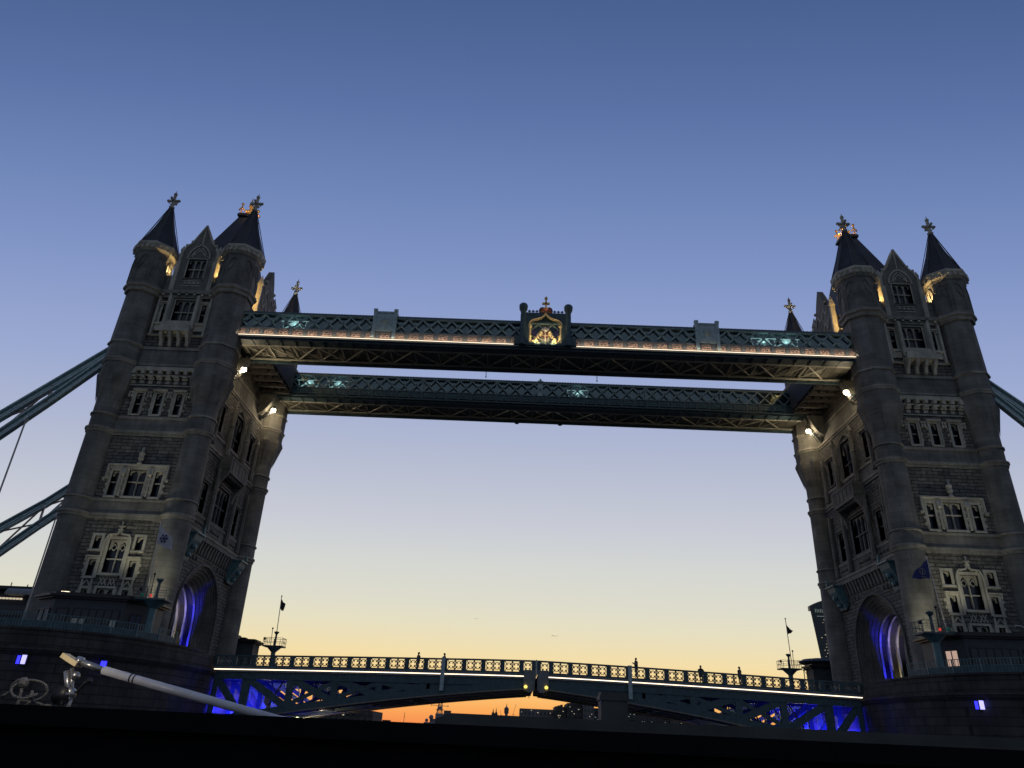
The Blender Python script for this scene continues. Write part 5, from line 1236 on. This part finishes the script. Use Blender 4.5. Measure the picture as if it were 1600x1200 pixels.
# communications tower, twin spires, cranes
mb = MB(); mb.lathe(-9.7, 1200, [(2.2, 6), (2.2, 38), (3.6, 39), (3.8, 46), (2.6, 47), (1.4, 48.5), (.7, 49), (.3, 53)], 14)
tag(mb.build('telecom_tower', M['bldg2']), 'slender round tower with a bulging top, small on the orange horizon', 'tower')
for x, z, w in ((-31.0, 45.5, 'left'), (-26.2, 47.0, 'right')):
    mb = MB(); mb.lathe(x, 1200, [(3.0, 6), (2.6, 37.5), (1.6, 39), (.9, 40.5), (.1, z)], 8); mb.ball((x, 1200, 38), 2.2, 8)
    tag(mb.build('church_spire', M['bldg']), 'tiny pointed spire on the orange horizon, %s of the pair' % w, 'spire', 'pair of spires on the horizon')
for x0, z0, x1, z1, y, lab in ((1.2, 38, 5.8, 53, 1200, 'leaning crane mast beside the flat-topped building, on the horizon'), (-18, 36, -20, 43, 1200, 'short crane mast between the spires and the slender tower'), (215.9, 58.6, 219.5, 53, 500, 'small crane jib above the parapet left of the skyscraper')):
    mb = MB(); mb.beam((x0, y, z0), (x1, y, z1), .45 if y > 600 else .25); mb.beam((x0, y, z0), (x0, y, 6), .7 if y > 600 else .5); mb.beam((x0 - 1.5, y, z0), (x0 + 3, y, z0 - .5), .35)
    if y < 600: mb.ball((216, 500, 58.4), .7, 6)
    tag(mb.build('crane', M['lead']), lab, 'crane', 'cranes on the skyline')
mb = MB(); mb.beam((-46.5, 250, 5), (-46.3, 250, 11.6), .16); mb.beam((-46.7, 250, 9.9), (-45.9, 250, 9.9), .1)
tag(mb.build('mooring_pole', M['black']), 'thin dark mooring pole against the red sky, left of the warship', 'pole')
mb = MB(); mb.box(-56, -50, 246, 254, .2, 7.6); mb.box(-55, -52, 248, 252, 7.6, 8.4); mb.box(-49, -46.5, 247, 252, .2, 7.7)
tag(mb.build('moored_barge', M['black']), 'low dark barge moored left of the thin pole', 'barge')
for (x, y, z, s, lab) in ((12.87, 200, 38.2, 1.0, 'bird gliding with flat wings, right of centre low in the sky'), (-16.25, 200, 43.1, .6, 'tiny bird, left of centre low in the sky')):
    mb = MB(); mb.ball((x, y, z), .16 * s, 6, .7)
    mb.add([(x, y - .15, z), (x - .9 * s, y - .2, z + .18 * s), (x - 1.3 * s, y, z + .02), (x - .8 * s, y + .1, z + .14 * s), (x, y + .15, z + .05)], [(0, 1, 2, 3, 4)]); mb.add([(x, y - .15, z), (x + .9 * s, y - .2, z + .18 * s), (x + 1.3 * s, y, z + .02), (x + .8 * s, y + .1, z + .14 * s), (x, y + .15, z + .05)], [(0, 1, 2, 3, 4)])
    tag(mb.build('bird', M['lead']), lab, 'bird', 'birds in the dusk sky')

# ------------------------------------------------------------------ the viewer's boat
e = empty('tour_boat', (-2, -77, 0), 'black edge of the boat the picture is taken from, along the bottom', 'boat')
mb = MB(); mb.prism([(-9, -90), (7, -90), (8, -76), (6.5, -66), (-.5, -58), (-7.5, -66), (-10, -76)], .3, 2.2, 'z'); mb.build('hull', M['boat'], e)
mb = MB(); mb.box(-9.5, 7.5, -77.4, -76.5, 2.2, 3.98); mb.box(-9.6, 7.6, -77.45, -76.42, 3.98, 4.022)
mb.box(-9.5, 7.5, -77.75, -77.6, 2.2, 3.72); mb.build('coaming', M['boat'], e)
mb = MB(); mb.box(-2.5, 7.0, -76.15, -74.2, 2.2, 4.055); mb.prism([(-2.5, 4.055), (-2.44, 4.078), (7.0, 4.078), (7.0, 4.055)], -76.15, -74.2, 'y'); mb.build('cabin_roof', M['boat2'], e)
S = 1.0714
def fp(x, z, y=-76.3): return (-2.2 + (x + 2.2) * S, y, 4 + (z - 4) * S)
mb = MB(); mb.box(-1.665, -1.505, -74.6, -74.44, 4.06, 4.27); mb.box(-1.672, -1.498, -74.61, -74.43, 4.225, 4.25)
tag(mb.build('vent_box', M['boat2']), 'blurred black box standing on the boat roof, right of centre', 'vent')
# boom with end fitting
e = empty('boom', fp(-3.4, 4.1), 'slanting white boom lying across the lower left, with a steel end fitting', 'boom')
a = Vector(fp(-3.68, 4.158)); b = Vector(fp(-2.86, 3.99)); d = (b - a).normalized()
mb = MB(); mb.tube(a, b, .0155, 24)
mb.build('pole', M['alu'], e, smooth=True)
mb = MB()
for t in (.115, .13): mb.tube(a + d * t, a + d * (t + .005), .0160, 20)
mb.build('black_band', M['black'], e)
mb = MB(); a2 = Vector(fp(-3.785, 4.186)); mb.tube(a2, a, .0125, 14); mb.tube(a2 + d * .0, a2 + d * .022, .018, 14); mb.build('socket', M['chrome'], e, smooth=True)
# mast head / cleat assembly
e = empty('deck_cleat', fp(-3.8, 4.03), 'steel deck fitting holding the left end of the white boom', 'deck fitting')
mb = MB()
p = lambda x, z, y=-76.3: fp(x, z, y)
mb.tube(p(-3.81, 4.15), p(-3.775, 4.06), .012, 10); mb.tube(p(-3.795, 4.16), p(-3.765, 4.06), .007, 8); mb.tube(p(-3.77, 4.06), p(-3.77, 4.02), .008, 8); mb.ball(p(-3.775, 4.075), .022, 10, 1.1); mb.ball(p(-3.775, 4.135), .017, 8)
mb.lathe(p(-3.77, 4.0)[0], -76.3, [(.06, 4.02), (.055, 4.03), (.02, 4.035)], 14)
mb.build('post', M['chrome'], e, smooth=True)
mb = MB(); c = p(-3.80, 4.068); mb.tube((c[0], c[1] - .02, c[2]), (c[0], c[1] + .02, c[2]), .034, 16); mb.build('drum', M['black'], e, smooth=True)
mb = MB(); q0 = Vector(p(-3.835, 4.202)); q1 = Vector(p(-3.772, 4.172)); mb.beam(q0, q1, .05, .018); mb.build('clamp_plate', M['cream'], e)
mb = MB(); mb.path([p(-3.72, 4.12), p(-3.735, 4.11), p(-3.755, 4.08)], .012, 8); mb.ball(p(-3.72, 4.12), .011, 8); mb.build('lever', M['black'], e)
lamp('POINT', p(-3.81, 4.24, -76.5), (1, .85, .65), .8, e, size=.02, name='clamp_fill_light')  # added lamp with no fixture, brightens the clamp plate
# coiled rope
mb = MB(); rp = []
for k in range(120):
    t = k / 119 * 3.2 * PI; rr = .045 + .012 * math.sin(t * .7); rp.append(tuple(Vector(p(-3.935, 4.088)) + Vector((rr * 1.35 * math.cos(t + 2), .03 * math.sin(t * .5), rr * .8 * math.sin(t + 2) - .0))))
rp += [tuple(Vector(p(x, z))) for x, z in ((-3.93, 4.06), (-3.90, 4.045), (-3.86, 4.035), (-3.82, 4.034), (-3.79, 4.045), (-3.765, 4.07))]
mb.path(rp, .0095, 10); mb.path([p(-3.955, 4.09), p(-3.95, 4.05), p(-3.955, 4.022)], .0115, 8); mb.path([p(-3.915, 4.08), p(-3.905, 4.05), p(-3.93, 4.02)], .0115, 8); mb.path([p(-3.99, 4.075), p(-4.02, 4.055), p(-4.06, 4.05)], .0115, 8); mb.ball(p(-3.955, 4.105), .02, 8)
tag(mb.build('rope', M['rope'], smooth=True), 'looped grey rope at the bottom left, tied off to the steel fitting', 'rope')
